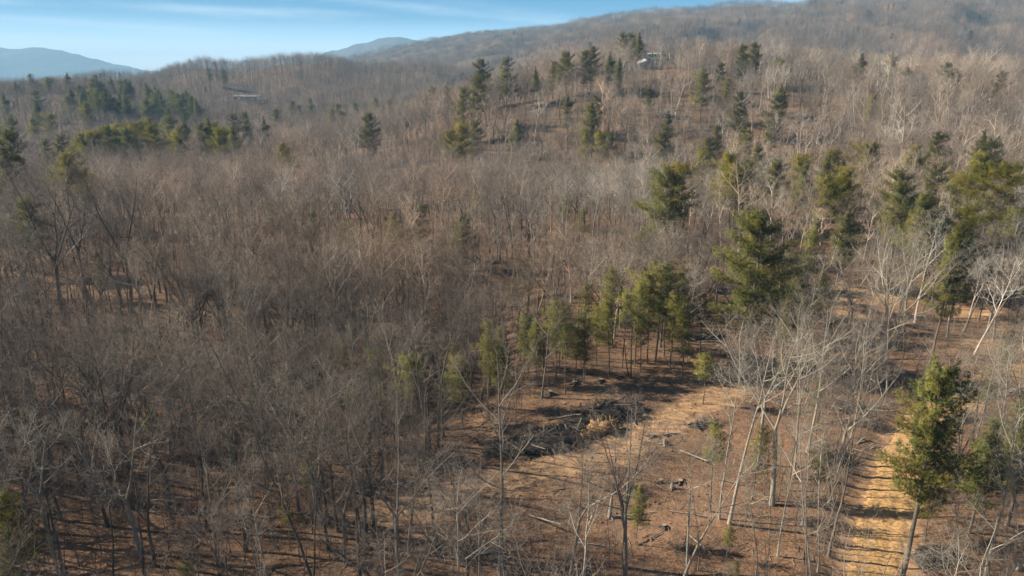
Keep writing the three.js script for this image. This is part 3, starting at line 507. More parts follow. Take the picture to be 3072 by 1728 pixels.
function pineWhere(x, D) {
  if (D > 900) return 'on the distant hills';
  if (D > 560) return x < -260 ? (D > 740 ? 'along the crest of the rise, far left' : x < -380 ? 'on the left part of the wooded rise' : D > 670 ? 'high on the right of the wooded rise' : 'low on the right of the wooded rise') : 'in the far valley before the hill';
  if (x > 10 && D > 385) return x < 85 ? 'on the ridge left of the house' : x < 160 ? 'on the ridge right of the house' : 'on the hill crest at the right';
  if (D > 340 && x < -120) return (x < -195 ? 'in the left half of the valley row' : 'in the right half of the valley row');
  if (D > 280) return x < -40 ? 'in the valley beyond the near wood' : x < 50 ? 'on the slope below the ridge, centre' : x < 130 ? 'on the slope below the house' : 'on the slope at the right';
  if (D > 150) return x < -60 ? 'among bare crowns at the left' : x < 60 ? 'among bare crowns in the middle' : x < 100 ? 'on the lower slope right of centre' : 'near the right edge, half way up';
  if (x > 42) return D > 120 ? 'behind the sunlit opening' : 'left of the sunlit opening';
  if (x < -40) return D > 120 ? 'behind the tall dark trees at the left' : D < 60 ? 'in the bottom left corner' : 'among the dark trees on the left slope';
  if (x < -12) return D < 70 ? 'in the lower left wood' : 'in the wood beyond the clearing';
  return D > 115 ? 'in the wood behind the clearing' : x < 8 ? 'left in the row behind the clearing' : 'in the row behind the clearing';
}
const rp = chance(31);
NAMED.forEach(([x, D, H, k, label, wide], i) => { const s = H / PINE_H[k]; place(k === 'P' ? 'young_pine' : 'pine_tree', pineParts(k, i % PINE[k].length), x, D, s * wide, rp() * 6, label, 'pine tree', null, s); taken.push([x, D, k === 'P' ? 1.6 : 3]); });
const EDGE = [[4.3, 97.5, 10], [6.9, 99.2, 12], [9.7, 97.4, 9.5], [13.9, 104.6, 12], [15.6, 101.1, 11], [17.9, 103.8, 13], [20.6, 102.3, 10], [23.8, 106.3, 14], [25.7, 103.9, 12], [31.4, 106.9, 13], [35.4, 109, 12], [29, 109.5, 14], [12, 108, 13], [2, 103, 12], [27.7, 91.1, 7], [43, 115, 12], [47.5, 119, 13], [51, 124, 14], [54, 116, 12]].map(([x, D, H], k) => [x, D, H * (0.78 + 0.42 * ((k * 7) % 10) / 10), 'P']);
const MORE = [];                                                     // thickets of evergreens where the photograph masses them
{
  const q = chance(414), add = (n, x0, x1, d0, d1, h0, h1, kinds) => { for (let k = 0; k < n; k++) MORE.push([mix(x0, x1, q()), mix(d0, d1, q()), mix(h0, h1, q()), kinds[Math.floor(q() * kinds.length)]]); };
  add(34, -430, -292, 610, 770, 18, 22, 'DDW'); add(10, -240, -150, 372, 440, 16, 20, 'YYD'); add(15, 58, 128, 152, 235, 13, 17, 'YWYY'); add(5, 44, 62, 118, 150, 10, 15, 'PWY'); add(5, 92, 112, 118, 150, 12, 16, 'PWY'); add(12, -60, 40, 125, 190, 8, 13, 'PD'); add(9, -34, 4, 84, 104, 8, 12, 'P'); add(8, 40, 70, 84, 104, 5, 10, 'P'); add(8, 34, 56, 56, 80, 3.5, 8, 'P'); add(8, -75, -30, 60, 110, 3, 7, 'P'); add(6, 60, 230, 300, 400, 12, 16, 'DWY'); add(10, -200, -20, 440, 620, 16, 20, 'DW');
}
for (const [x, D, H, k] of [...PINES, ...EDGE, ...MORE.filter(([x, D]) => trackAt(x, D)[0] > 4.5 && !inside(CLEAR, x, D) && free(x, D, 2.2))]) {
  const big = D > 140 ? (D > 300 ? (x > 0 ? 1.02 : 1.3) : k === 'Y' ? 1.25 : 1.14) : 1, v = Math.floor(rp() * PINE[k].length), s = H * big / PINE_H[k], wide = s * mix(0.95, 1.3, rp()) * (k === 'P' ? 1.18 : 1) * (D > 140 ? 1.15 : 1), tall = H < 9 ? 'small ' : '';
  const label = tall + kindWord[k] + ' ' + pineWhere(x, D);
  place(k === 'P' ? 'young_pine' : 'pine_tree', pineParts(k, v), x, D, wide, rp() * 6.28, label, 'pine tree', label.replace('pine ', 'pines '), s); taken.push([x, D, D < 150 ? 1.5 : D < 280 ? 3.6 : 5.2]);
}

// the wood itself: jittered places, thinner before the camera and in the openings
const HOUSE = [90, 455];
function room(x, D) {                                                // share of places that hold a tree
  if (inside(CLEAR, x, D)) return 0;
  if (trackAt(x, D)[0] < 4.2) return 0;
  if (toLine(STRIP, x, D) < 4) return 0;
  for (const [a, b, c] of OPENINGS) if (Math.hypot(x - a, (D - b) * 1.4) < c * 0.9) return 0.05;
  if (Math.abs(x - HOUSE[0] + (HOUSE[1] - D) * 0.2) < 14 && D > 418 && D < 468) return 0;
  if (Math.hypot(x + 335, (D - 905) * 1.2) < 34) return 0.45;
  let k = 0.86 + 0.25 * noise(x / 22 + 40, D / 22);
  if (D < 50) k = x < -8 ? 0.3 : 0.2; else if (D < 60) k = x < -8 ? 0.75 : 0.62; if (x > -18 && x < 8 && D > 80 && D < 98) k = 0.35;
  if (x > -2 && x < 46 && D > 96 && D < 117) k = 0.25;                 // open floor under the young pines
  if (x > 44 && x < 110 && D > 84 && D < 150) k = 0.36; if (x > 13 && x < 44 && D > 54 && D < 97) k = Math.min(k, 0.42);                 // sunnier, thinner wood on the right
  if (x < -48 && D > 84 && D < 135) k = 0.55;
  return k;
}
const rs = chance(991), individuals = [], mass = { mid: MID.map(() => []), far: FAR.map(() => []), clump: CLUMP.map(() => []) };
const inView = (x, D, margin) => Math.abs(x) < 0.79 * (D + 14) + margin;
function scatter(cell, d0, d1, left, margin, each) {
  for (let D = d0; D < d1; D += cell) { const half = 0.79 * (D + 14) + margin + left; for (let x = -half; x < half - left + margin; x += cell) { const a = x + (rs() - 0.5) * cell * 0.95, b = D + (rs() - 0.5) * cell * 0.95; each(a, b, rs()); } }
}
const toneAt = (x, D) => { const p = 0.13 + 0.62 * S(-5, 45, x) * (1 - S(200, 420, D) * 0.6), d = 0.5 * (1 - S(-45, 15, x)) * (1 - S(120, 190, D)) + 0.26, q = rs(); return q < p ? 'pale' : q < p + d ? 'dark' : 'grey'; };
const near = [];
scatter(4.1, 32, 132, 34, 6, (x, D, q) => { if (q < room(x, D) && free(x, D, 2.1)) near.push([x, D]); });
scatter(4.6, 56, 132, 34, 6, (x, D, q) => { if (x < -6 && q < 0.42 * room(x, D) && free(x, D, 1.6)) near.push([x, D]); });
near.sort((a, b) => a[1] + Math.abs(a[0]) * 0.15 - b[1] - Math.abs(b[0]) * 0.15);
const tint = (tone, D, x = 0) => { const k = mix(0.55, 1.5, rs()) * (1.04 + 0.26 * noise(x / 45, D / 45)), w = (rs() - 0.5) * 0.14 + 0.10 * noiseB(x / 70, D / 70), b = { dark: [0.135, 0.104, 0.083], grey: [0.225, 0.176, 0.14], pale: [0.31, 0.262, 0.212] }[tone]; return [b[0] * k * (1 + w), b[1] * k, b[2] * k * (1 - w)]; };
function bareWhere(x, D) {
  const t = trackAt(x, D)[0];
  if (t < 9) return 'on the bank of the dirt track';
  if (x > 40 && D < 84) return 'in the wood right of the dirt track';
  if (x > 38) return D > 112 ? 'behind the sunlit opening' : 'beyond the track in the sunny wood';
  if (toLine(CLEAR, x, D) < 7) return D > 90 ? 'behind the clearing' : x < 2 ? 'at the left edge of the clearing' : 'along the right edge of the clearing';
  if (D < 62) return x < -28 ? 'along the bottom edge, far left' : x < -8 ? 'along the bottom edge, left of centre' : x < 22 ? 'along the bottom edge before the clearing' : 'along the bottom edge near the track';
  if (x < -45) return D < 90 ? 'in the shaded wood low at the left' : 'among the tall dark trees at the left';
  if (x < -18) return D < 82 ? 'in the dark wood left of the clearing' : D < 105 ? 'in the dense wood left of centre' : 'deep in the wood left of centre';
  return D < 100 ? 'in the thicket behind the brush heaps' : D < 115 ? 'among the young pines behind the clearing' : 'deep in the wood behind the clearing';
}
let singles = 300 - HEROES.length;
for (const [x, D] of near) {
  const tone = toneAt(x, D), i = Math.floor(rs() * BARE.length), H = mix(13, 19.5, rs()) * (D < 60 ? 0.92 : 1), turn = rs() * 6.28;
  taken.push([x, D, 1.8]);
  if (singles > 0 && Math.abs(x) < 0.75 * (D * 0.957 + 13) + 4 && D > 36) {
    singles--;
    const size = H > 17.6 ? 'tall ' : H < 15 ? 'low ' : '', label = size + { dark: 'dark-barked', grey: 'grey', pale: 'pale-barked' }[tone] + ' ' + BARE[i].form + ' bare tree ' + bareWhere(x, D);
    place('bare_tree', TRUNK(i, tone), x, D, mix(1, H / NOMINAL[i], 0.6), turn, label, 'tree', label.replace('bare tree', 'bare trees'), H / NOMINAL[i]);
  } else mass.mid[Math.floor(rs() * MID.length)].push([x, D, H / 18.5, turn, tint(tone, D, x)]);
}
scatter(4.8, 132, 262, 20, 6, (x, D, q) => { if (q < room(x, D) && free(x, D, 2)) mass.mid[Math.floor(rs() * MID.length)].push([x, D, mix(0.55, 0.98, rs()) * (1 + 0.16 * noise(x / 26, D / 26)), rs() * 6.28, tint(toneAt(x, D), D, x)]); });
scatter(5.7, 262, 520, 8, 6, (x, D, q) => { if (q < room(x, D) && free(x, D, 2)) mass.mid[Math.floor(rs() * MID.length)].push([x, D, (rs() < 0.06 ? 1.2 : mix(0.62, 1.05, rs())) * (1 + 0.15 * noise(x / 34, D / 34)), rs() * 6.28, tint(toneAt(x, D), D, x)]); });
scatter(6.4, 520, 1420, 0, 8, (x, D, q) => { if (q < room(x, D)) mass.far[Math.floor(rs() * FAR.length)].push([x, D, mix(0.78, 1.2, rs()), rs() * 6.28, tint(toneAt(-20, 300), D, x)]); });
scatter(21, 1420, 5400, 0, 20, (x, D, q) => { if (G(x, D) > 12 || D < 2200) mass.clump[Math.floor(rs() * CLUMP.length)].push([x, D, mix(0.85, 1.15, rs()), rs() * 6.28, tint(toneAt(-20, 300), D, x)]); });
function instances(parent, name, g, m, list, lift = 0) {
  const o = new THREE.InstancedMesh(g, m, list.length), M = new THREE.Matrix4(), q = new THREE.Quaternion(), Y = new THREE.Vector3(0, 1, 0), p = new THREE.Vector3(), s = new THREE.Vector3(), c = new THREE.Color();
  list.forEach(([x, D, k, a, t], i) => { M.compose(p.set(x, G(x, D) + lift, -D), q.setFromAxisAngle(Y, a), s.set(k, k, k)); o.setMatrixAt(i, M); o.setColorAt(i, c.setRGB(...t)); });
  o.name = name; o.castShadow = o.receiveShadow = true; parent.add(o);
}
const green = []; scatter(16, 900, 4200, 0, 20, (x, D, q) => { if (G(x, D) > 20 && q < 0.35 * S(0.15, 0.5, fbm(x / 300 + 4, D / 300 - 6, 3)) + 0.012) green.push([x, D, mix(0.55, 0.9, rs()), rs() * 6.28, [0.15 * mix(0.8, 1.25, rs()), 0.145, 0.06]]); });
const woodMat = mat('bare wood', [1, 1, 1], { vertexColors: true });
const forest = new THREE.Group();
mass.mid.forEach((l) => instances(forest, 'middle_wood', MID[mass.mid.indexOf(l)], woodMat, l));
mass.far.forEach((l) => instances(forest, 'valley_wood', FAR[mass.far.indexOf(l)], woodMat, l));
mass.clump.forEach((l) => instances(forest, 'mountain_wood', CLUMP[mass.clump.indexOf(l)], woodMat, l));
instances(forest, 'mountain_pine', merge([[FARPINE.wood], [FARPINE.crown]]), mat('far pine', [1, 1, 1], { vertexColors: true, side: THREE.DoubleSide }), green);
put(forest, 'forest', { kind: 'stuff', label: 'grey brown leafless forest covering valley, slopes and mountain to the skyline', category: 'forest' });
{                                                                     // saplings and brush under the trees
  const list = SPRIG.map(() => []), r = chance(55);
  for (let D = 40; D < 190; D += 2.3) for (let x = -0.79 * (D + 14) - 12; x < 0.79 * (D + 14) + 6; x += x < -10 && D < 110 ? 1.35 : 2.3) {
    const a = x + (r() - 0.5) * 2.2, b = D + (r() - 0.5) * 2.2, clear = inside(CLEAR, a, b), t = trackAt(a, b)[0];
    let k = clear ? 0.06 : a < -8 && b < 110 ? 0.95 : 0.66; if (t < 3 || toLine(STRIP, a, b) < 2.6) k = 0; if (a > -2 && a < 46 && b > 96 && b < 117) k = 0.16; if (b < 60) k *= 0.75;
    for (const [ox, od, orad] of OPENINGS) if (Math.hypot(a - ox, (b - od) * 1.4) < orad * 0.8) k = 0.05;
    if (r() < k * (0.75 + 0.5 * noise(a / 14, b / 14))) { const tone = a > 15 ? (r() < 0.6 ? 'pale' : 'grey') : r() < 0.5 ? 'dark' : 'grey', w = { dark: [0.102, 0.077, 0.062], grey: [0.175, 0.139, 0.113], pale: [0.248, 0.208, 0.164] }[tone], q = mix(0.8, 1.2, r()); list[Math.floor(r() * 4)].push([a, b, mix(0.6, 1.3, r()), r() * 6.28, w.map((v) => v * q)]); }
  }
  const o = new THREE.Group();
  SPRIG.forEach((g, i) => instances(o, 'sapling_brush', g, woodMat, list[i]));
  put(o, 'undergrowth', { kind: 'stuff', label: 'thin bare saplings and brush filling the wood under the trees', category: 'undergrowth' });
}

{                                                                     // things that share a look and a place are told apart by their order from the left
  const sets = new Map(), at = new THREE.Vector3(), WORDS = ['first', 'second', 'third', 'fourth', 'fifth', 'sixth', 'seventh', 'eighth', 'ninth', 'tenth', 'eleventh', 'twelfth', 'thirteenth', 'fourteenth', 'fifteenth', 'sixteenth', 'seventeenth', 'eighteenth', 'nineteenth', 'twentieth'];
  for (const o of scene.children) if (o.userData.group && /tree|pine/.test(o.name)) { if (!sets.has(o.userData.label)) sets.set(o.userData.label, []); sets.get(o.userData.label).push([at.copy(o.position).project(camera).x, o]); }
  for (const list of sets.values()) if (list.length > 1 && list.length <= WORDS.length && list[0][1].userData.label.split(' ').length < 14) list.sort((a, b) => a[0] - b[0]).forEach(([, o], i) => { o.userData.label += list.length === 2 ? (i ? ', right of two' : ', left of two') : ', ' + WORDS[i] + ' from left'; });
}

// ---------------------------------------------------------------- what lies in the clearing
const CUT = mat('cut wood', [0.263, 0.212, 0.146]), WEATHERED = bark('weathered wood', [0.336, 0.307, 0.263]), ROOT = mat('clay roots', [0.248, 0.153, 0.073], { vertexColors: true }), BRUSH = mat('dead brush', [0.055, 0.046, 0.038], { vertexColors: true }), BRUSHPALE = mat('grey dead brush', [0.182, 0.153, 0.128], { vertexColors: true });
const disc = (() => { const g = new THREE.CircleGeometry(1, 9); return g; })();
function log(x, D, L, r, az, tilt, tone, label, group) {               // a felled trunk: bark, two sawn ends, broken side branches
  const q = chance(Math.round(x * 97 + D * 131)), b = new Build(), o = new THREE.Group(), ends = [];
  const dir = [Math.cos(tilt) * Math.cos(az), Math.sin(tilt), Math.cos(tilt) * Math.sin(az)], pts = [], rad = [], n = 5;
  for (let k = 0; k <= n; k++) { const s = (k / n - 0.5) * L; pts.push([dir[0] * s + (q() - 0.5) * 0.05 * L * 0.4, dir[1] * (s + L / 2) + r * 0.8, dir[2] * s + (q() - 0.5) * 0.05 * L * 0.4]); rad.push(r * mix(1, 0.7, k / n)); }
  b.tube(pts, rad, 9, [1, 1, 1]);
  const stubs = L > 2 ? 3 : 1; for (let k = 0; k < stubs; k++) { const p = pts[1 + Math.floor(q() * 4)], a = q() * 6.28, l = 0.3 + q() * 0.7; b.tube([p, [p[0] + Math.cos(a) * l, p[1] + 0.2 + q() * 0.3, p[2] + Math.sin(a) * l]], [r * 0.35, r * 0.12], 4, [0.9, 0.9, 0.9]); }
  const body = new THREE.Mesh(b.done(), tone === 'pale' ? WEATHERED : BARK[tone]); body.name = 'bark'; o.add(body);
  for (const [k, s] of [[0, -1], [n, 1]]) { const e = new THREE.Mesh(disc, CUT); e.name = 'cut_end'; e.position.set(...pts[k]).addScaledVector(new THREE.Vector3(...dir), s * 0.004); e.scale.setScalar(rad[k]); e.lookAt(new THREE.Vector3(...pts[k]).addScaledVector(new THREE.Vector3(...dir), s * 5)); o.add(e); }
  o.position.set(x, G(x, D) + 0.03, -D);
  put(o, numbered('fallen_log'), { label, category: 'log', group: 'felled wood in the clearing' });
}
const LOGS = [
  [21.2, 82.1, 1.7, 0.13, 0.1, 0.02, 'pale', 'short pale log lying alone on the soil before the right hand trees'],
  [22.5, 76, 4.2, 0.12, 0.95, 0.12, 'pale', 'long pale log propped up beside the yellowish young pine'],
  [3.5, 62.5, 4.6, 0.09, 0.75, 0.22, 'pale', 'thin pale pole slanting up at the middle of the bottom ground'],
  [-2.8, 57.6, 3.2, 0.15, -0.2, 0.05, 'pale', 'white barkless log behind the short spreading tree, bottom centre'],
  [13, 64.3, 5.2, 0.08, -0.15, 0.03, 'pale', 'long thin pale pole beside the snapped stump'],
  [-43.2, 66.2, 3.4, 0.16, 0.7, 0.4, 'pale', 'tan barkless log leaning up in the lower left wood'],
  [25.1, 75.6, 3.4, 0.1, -0.5, 0.03, 'pale', 'grey log half under the young pine at the right of the clearing'],
  [25.6, 70.6, 2.6, 0.1, 0.5, 0.02, 'grey', 'short grey log below the pale tree with wide limbs'],
  [19.3, 64.4, 4.5, 0.07, 0.3, 0.02, 'pale', 'pale stick on litter left of the tall white tree'],
  [14.1, 60.2, 3.6, 0.07, -0.6, 0.03, 'grey', 'grey pole on litter just right of the forked grey tree'],
  [7.9, 59.3, 2.6, 0.08, 0.2, 0.02, 'pale', 'pale stick just left of the forked grey tree'],
  [19, 59.3, 3.2, 0.06, 1.1, 0.02, 'pale', 'pale stick near the pine seedling'],
  [5.5, 69.2, 2.4, 0.08, -0.3, 0.02, 'grey', 'grey stick at the near edge of the pale soil strip'],
  [14.4, 67.3, 2.6, 0.09, 0.9, 0.03, 'grey', 'grey log between soil strip and the curved root stump'],
  [9, 98.8, 3.2, 0.07, -0.35, 0.02, 'pale', 'pale pole on red litter under the young pines, left'],
  [18.5, 96.5, 2.4, 0.07, 0.25, 0.02, 'pale', 'pale pole on red litter under the young pines, middle'],
  [28, 97.5, 2.8, 0.07, -0.2, 0.02, 'pale', 'pale pole on red litter under the young pines, right'],
  [45.6, 80.6, 2.8, 0.12, -0.75, 0.05, 'pale', 'broken pale log on the left bank where the track meets the big pine'],
  [46.8, 79.6, 2.2, 0.09, -0.6, 0.03, 'pale', 'split white stick beside the broken log on the track bank'],
  [-16.5, 63.5, 3.4, 0.08, 0.1, 0.02, 'pale', 'pale stick on litter right of the large twin stemmed tree'],
  [-24, 60, 4.4, 0.09, 0.15, 0.03, 'grey', 'grey log on sunlit litter left of the large twin stemmed tree'],
  [33.5, 113, 4.4, 0.14, 0.4, 0.1, 'grey', 'grey log stacked against the brush heap behind the clearing'],
  [35.8, 114.6, 3.8, 0.12, 0.2, 0.06, 'pale', 'pale log stacked against the brush heap behind the clearing'],
];
for (const l of LOGS) log(...l);
function stump(x, D, h, r, tone, label, snapped) {                     // sawn or snapped stump with spreading roots
  const q = chance(Math.round(x * 57 + D * 77)), b = new Build(), o = new THREE.Group();
  const top = [(q() - 0.5) * 0.2 * h, h, (q() - 0.5) * 0.2 * h];
  b.tube([[0, -0.2, 0], [0, 0.12, 0], [top[0] * 0.6, h * 0.6, top[2] * 0.6], top], [r * 1.7, r * 1.15, r, snapped ? r * 0.5 : r * 0.95], 9, [1, 1, 1]);
  const body = new THREE.Mesh(b.done(), snapped ? WEATHERED : BARK[tone]); body.name = 'stem'; o.add(body);
  for (let k = 0; k < 5; k++) { const c = new Build(), a = k * 1.26 + q(), l = r * mix(2.2, 4, q()); c.tube([[Math.cos(a) * r * 0.6, 0.16, Math.sin(a) * r * 0.6], [Math.cos(a) * l * 0.6, 0.07 + q() * 0.12, Math.sin(a) * l * 0.6], [Math.cos(a + 0.3) * l, -0.06, Math.sin(a + 0.3) * l]], [r * 0.4, r * 0.28, 0.02], 5, [0.9, 0.9, 0.9]); const m = new THREE.Mesh(c.done(), snapped ? WEATHERED : BARK[tone]); m.name = 'root'; o.add(m); }
  if (snapped) { const c = new Build(); for (let k = 0; k < 6; k++) { const a = k * 1.05; c.tube([[top[0] + Math.cos(a) * r * 0.35, h - 0.05, top[2] + Math.sin(a) * r * 0.35], [top[0] + Math.cos(a) * r * 0.5, h + 0.12 + q() * 0.4, top[2] + Math.sin(a) * r * 0.5]], [r * 0.25, 0], 4, [1, 1, 1]); } const m = new THREE.Mesh(c.done(), CUT); m.name = 'splintered_top'; o.add(m); }
  else { const e = new THREE.Mesh(disc, CUT); e.name = 'sawn_top'; e.rotation.x = -Math.PI / 2; e.position.set(top[0], h + 0.004, top[2]); e.scale.setScalar(r * 0.95); o.add(e); }
  o.position.set(x, G(x, D), -D); put(o, numbered('tree_stump'), { label, category: 'stump', group: 'stumps in the clearing' });
}
[[10.5, 63.9, 2.6, 0.2, 'grey', 'tall snapped pale stump beside the forked grey tree', true], [19.7, 79.2, 0.7, 0.3, 'grey', 'grey white stump in the middle of the littered ground', true], [18.4, 69.3, 0.9, 0.22, 'grey', 'curved pale root stump in the lower clearing', true], [17.4, 70.6, 0.45, 0.3, 'dark', 'dark stump left of the curved root stump'], [19.6, 70.6, 0.4, 0.32, 'dark', 'dark stump right of the curved root stump'], [18.4, 81.3, 0.45, 0.34, 'dark', 'dark stump at the near side of the bare slope'], [20.4, 81.6, 0.4, 0.28, 'dark', 'dark stump right of the twin on the bare slope'], [18.4, 86.4, 0.6, 0.36, 'dark', 'dark stump where tree shadows cross the bare soil'], [9.7, 97.8, 0.5, 0.4, 'dark', 'dark stump under the young pines, leftmost but one'], [13.8, 98.5, 0.5, 0.36, 'dark', 'dark stump under the young pines, middle of three'], [17, 100, 0.5, 0.36, 'dark', 'dark stump under the young pines, rightmost'], [5.7, 94, 0.7, 0.42, 'dark', 'dark stump under the young pines, leftmost'], [24, 84.5, 0.4, 0.3, 'dark', 'dark stump near the right hand edge of the bare slope'], [16, 62.2, 0.35, 0.25, 'dark', 'dark stump on litter near the snapped stump']].forEach((s) => stump(...s));
function heap(x, D, lx, lz, h, n, m, label, turn = 0) {                 // a heap of dead branches thrown together, logs at the bottom
  const q = chance(Math.round(x * 31 + D * 53)), o = new THREE.Group(), b = new Build(), t = new Build();
  for (let k = 0; k < n; k++) {
    const a = q() * 6.28, rr = Math.sqrt(q()), cx = Math.cos(a) * rr * lx / 2, cz = Math.sin(a) * rr * lz / 2, top = h * (1 - rr * rr) * mix(0.6, 1.15, noise(cx * 0.5 + x, cz * 0.5) * 0.5 + 0.6), cy = q() * top, L = mix(0.8, 3.2, q() * q()), az = q() * 6.28, ti = (q() - 0.4) * 1.0, d = [Math.cos(az) * Math.cos(ti), Math.sin(ti), Math.sin(az) * Math.cos(ti)], r = mix(0.012, 0.045, q() * q());
    const e = [cx + d[0] * L, Math.max(0.05, cy + d[1] * L), cz + d[2] * L], mid = [cx + d[0] * L / 2 + (q() - 0.5) * 0.3, cy + d[1] * L / 2 + (q() - 0.5) * 0.3, cz + d[2] * L / 2 + (q() - 0.5) * 0.3], tn = greyTint(q, 0.6, 1.6);
    b.tube([[cx, Math.max(0, cy), cz], mid, e], [r, r * 0.75, 0], 4, tn);
    for (let w = 0; w < 4; w++) { const f = q(), p = [mix(mid[0], e[0], f), mix(mid[1], e[1], f), mix(mid[2], e[2], f)], v = norm([d[0] + (q() - 0.5) * 1.8, d[1] + (q() - 0.3) * 1.4, d[2] + (q() - 0.5) * 1.8]), l = mix(0.3, 1.0, q()); t.tube([p, [p[0] + v[0] * l, Math.max(0.03, p[1] + v[1] * l), p[2] + v[2] * l]], [0.012, 0], 3, tn); }
  }
  const thickLogs = new Build(); for (let k = 0; k < Math.round(n / 45); k++) { const a = q() * 3.14, L = mix(1.5, 4, q()), r = mix(0.06, 0.14, q()), cx = (q() - 0.5) * lx * 0.8, cz = (q() - 0.5) * lz * 0.8, cy = h * mix(0.1, 0.75, q()), ti = (q() - 0.5) * 0.8; thickLogs.tube([[cx - Math.cos(a) * L / 2, Math.max(r, cy - Math.sin(ti) * L / 2), cz - Math.sin(a) * L / 2], [cx, cy, cz], [cx + Math.cos(a) * L / 2, Math.max(r, cy + Math.sin(ti) * L / 2), cz + Math.sin(a) * L / 2]], [r, r * 0.9, r * 0.7], 6, greyTint(q, 0.5, 1.3)); }
  const core = new Build(); core.lump(0, 0, 0, lx * 0.4, h * 0.5, lz * 0.4, 0.35, x, 8, 14, [0.7, 0.7, 0.7]);
  for (const [nm, g, mm] of [['branches', b.done(), m], ['broken_logs', thickLogs.done(), BARK.grey], ['twigs', t.done(), m], ['packed_core', core.done(true), BRUSH]]) { const e = new THREE.Mesh(g, mm); e.name = nm; o.add(e); }
  o.position.set(x, G(x, D), -D); o.rotation.y = turn; put(o, numbered('brush_heap'), { label, category: 'brush heap', group: 'heaps of cleared brush' });
}
heap(3, 78.6, 15, 5, 2.6, 640, BRUSH, 'long dark brush heap along the far side of the pale soil strip', 0.25);
heap(14.2, 87.8, 10.5, 6, 3.4, 620, BRUSH, 'tall dark brush heap behind the tan root clods', 0.3);
heap(8.6, 83.6, 8, 4.4, 2.2, 330, BRUSH, 'dark brush heap joining the long heap to the tall one', 0.45);
heap(-8, 74.5, 7, 3.5, 1.3, 200, BRUSHPALE, 'low grey brush heap at the left end of the pale soil strip', 0.2);
heap(34.4, 117, 9, 4, 1.8, 260, BRUSH, 'dark brush heap with logs in the trees behind the clearing', 0.1);
heap(49.2, 90.2, 6.5, 3.6, 1.5, 240, BRUSH, 'dark brush heap by the top of the track, left of the big pine', -0.3);
heap(40.2, 75.6, 5, 3, 1.3, 200, BRUSH, 'dark brush heap on the left bank beside the track bend', 0.6);
heap(63, 86.5, 6, 3.4, 1.5, 220, BRUSH, 'dark brush heap behind the big pine right of the track', 0);
heap(41.8, 57.3, 6, 4, 1.8, 260, BRUSHPALE, 'grey tangled brush heap right of the track at the bottom edge', 0.3);
heap(26, 84.5, 4.5, 2.6, 0.8, 120, BRUSHPALE, 'low scatter of brush at the right hand edge of the clearing', 0.5);
{                                                                       // clods and root plates pushed up with the brush
  const spots = [[11.6, 82.6, 1.5, 1.1, 'largest tan root clod before the tall brush heap'], [13.2, 83.2, 1.2, 0.9, 'tan root clod right of the largest one'], [9.9, 81.4, 0.9, 0.7, 'small tan root clod left of the largest one'], [12.4, 89.6, 1.0, 0.9, 'tan root clod on the back of the tall brush heap']];
  for (const [x, D, r, h, label] of spots) {
    const q = chance(Math.round(x * 71)), o = new THREE.Group(), b = new Build(), c = new Build();
    b.lump(0, h * 0.4, 0, r, h, r * 0.8, 0.42, x * 3, 10, 14, [1, 1, 1]);
    for (let k = 0; k < 34; k++) { const a = q() * 6.28, e = q() * 1.3 - 0.1, l = r * mix(1.1, 1.9, q()), d = [Math.cos(a) * Math.cos(e), Math.sin(e), Math.sin(a) * Math.cos(e)]; c.tube([[d[0] * r * 0.5, h * 0.4 + d[1] * h * 0.5, d[2] * r * 0.5], [d[0] * l * 0.8, h * 0.4 + d[1] * l * 0.8 + 0.1, d[2] * l * 0.8], [d[0] * l, h * 0.35 + d[1] * l, d[2] * l]], [0.05, 0.03, 0], 4, greyTint(q, 0.6, 1.4)); }
    for (const [nm, g] of [['clod', b.done(true)], ['roots', c.done()]]) { const e = new THREE.Mesh(g, ROOT); e.name = nm; o.add(e); }
    o.position.set(x, G(x, D), -D); put(o, numbered('root_clod'), { label, category: 'root clod', group: 'root clods beside the brush' });
  }
}
{                                                                       // sticks strewn over the floor
  const q = chance(88), shapes = [0, 1, 2].map((s) => { const b = new Build(), r = chance(700 + s), p = [[-1, 0.03, 0]]; for (let k = 1; k < 5; k++) p.push([-1 + k * 0.5, 0.03 + r() * 0.06, (r() - 0.5) * 0.3]); b.tube(p, [0.035, 0.03, 0.025, 0.018, 0], 4, [1, 1, 1]); for (let k = 1; k < 4; k++) b.tube([p[k], [p[k][0] + 0.35, p[k][1] + 0.15 * r(), p[k][2] + (r() - 0.5) * 0.9]], [0.016, 0], 3, [1, 1, 1]); return b.done(); });
  const list = [[], [], []];
  for (let k = 0; k < 4200; k++) { const clear = k < 1500, D = clear ? mix(57, 104, q()) : mix(46, 130, Math.pow(q(), 1.2)), x = clear ? mix(-14, 40, q()) : (q() * 2 - 1) * 0.78 * (D + 14), pale = q(); if (trackAt(x, D)[0] < 2.6) continue; const w = pale > 0.7 ? [0.31, 0.265, 0.21] : pale > 0.35 ? [0.16, 0.13, 0.105] : [0.07, 0.058, 0.047]; list[k % 3].push([x, D, mix(0.35, 1.3, q() * q()), q() * 6.28, w]); }
  const o = new THREE.Group(); shapes.forEach((g, i) => instances(o, 'dead_sticks', g, woodMat, list[i], 0.05));
  put(o, 'branch_litter', { kind: 'stuff', label: 'dead sticks and small branches strewn over the forest floor', category: 'branch litter' });
}

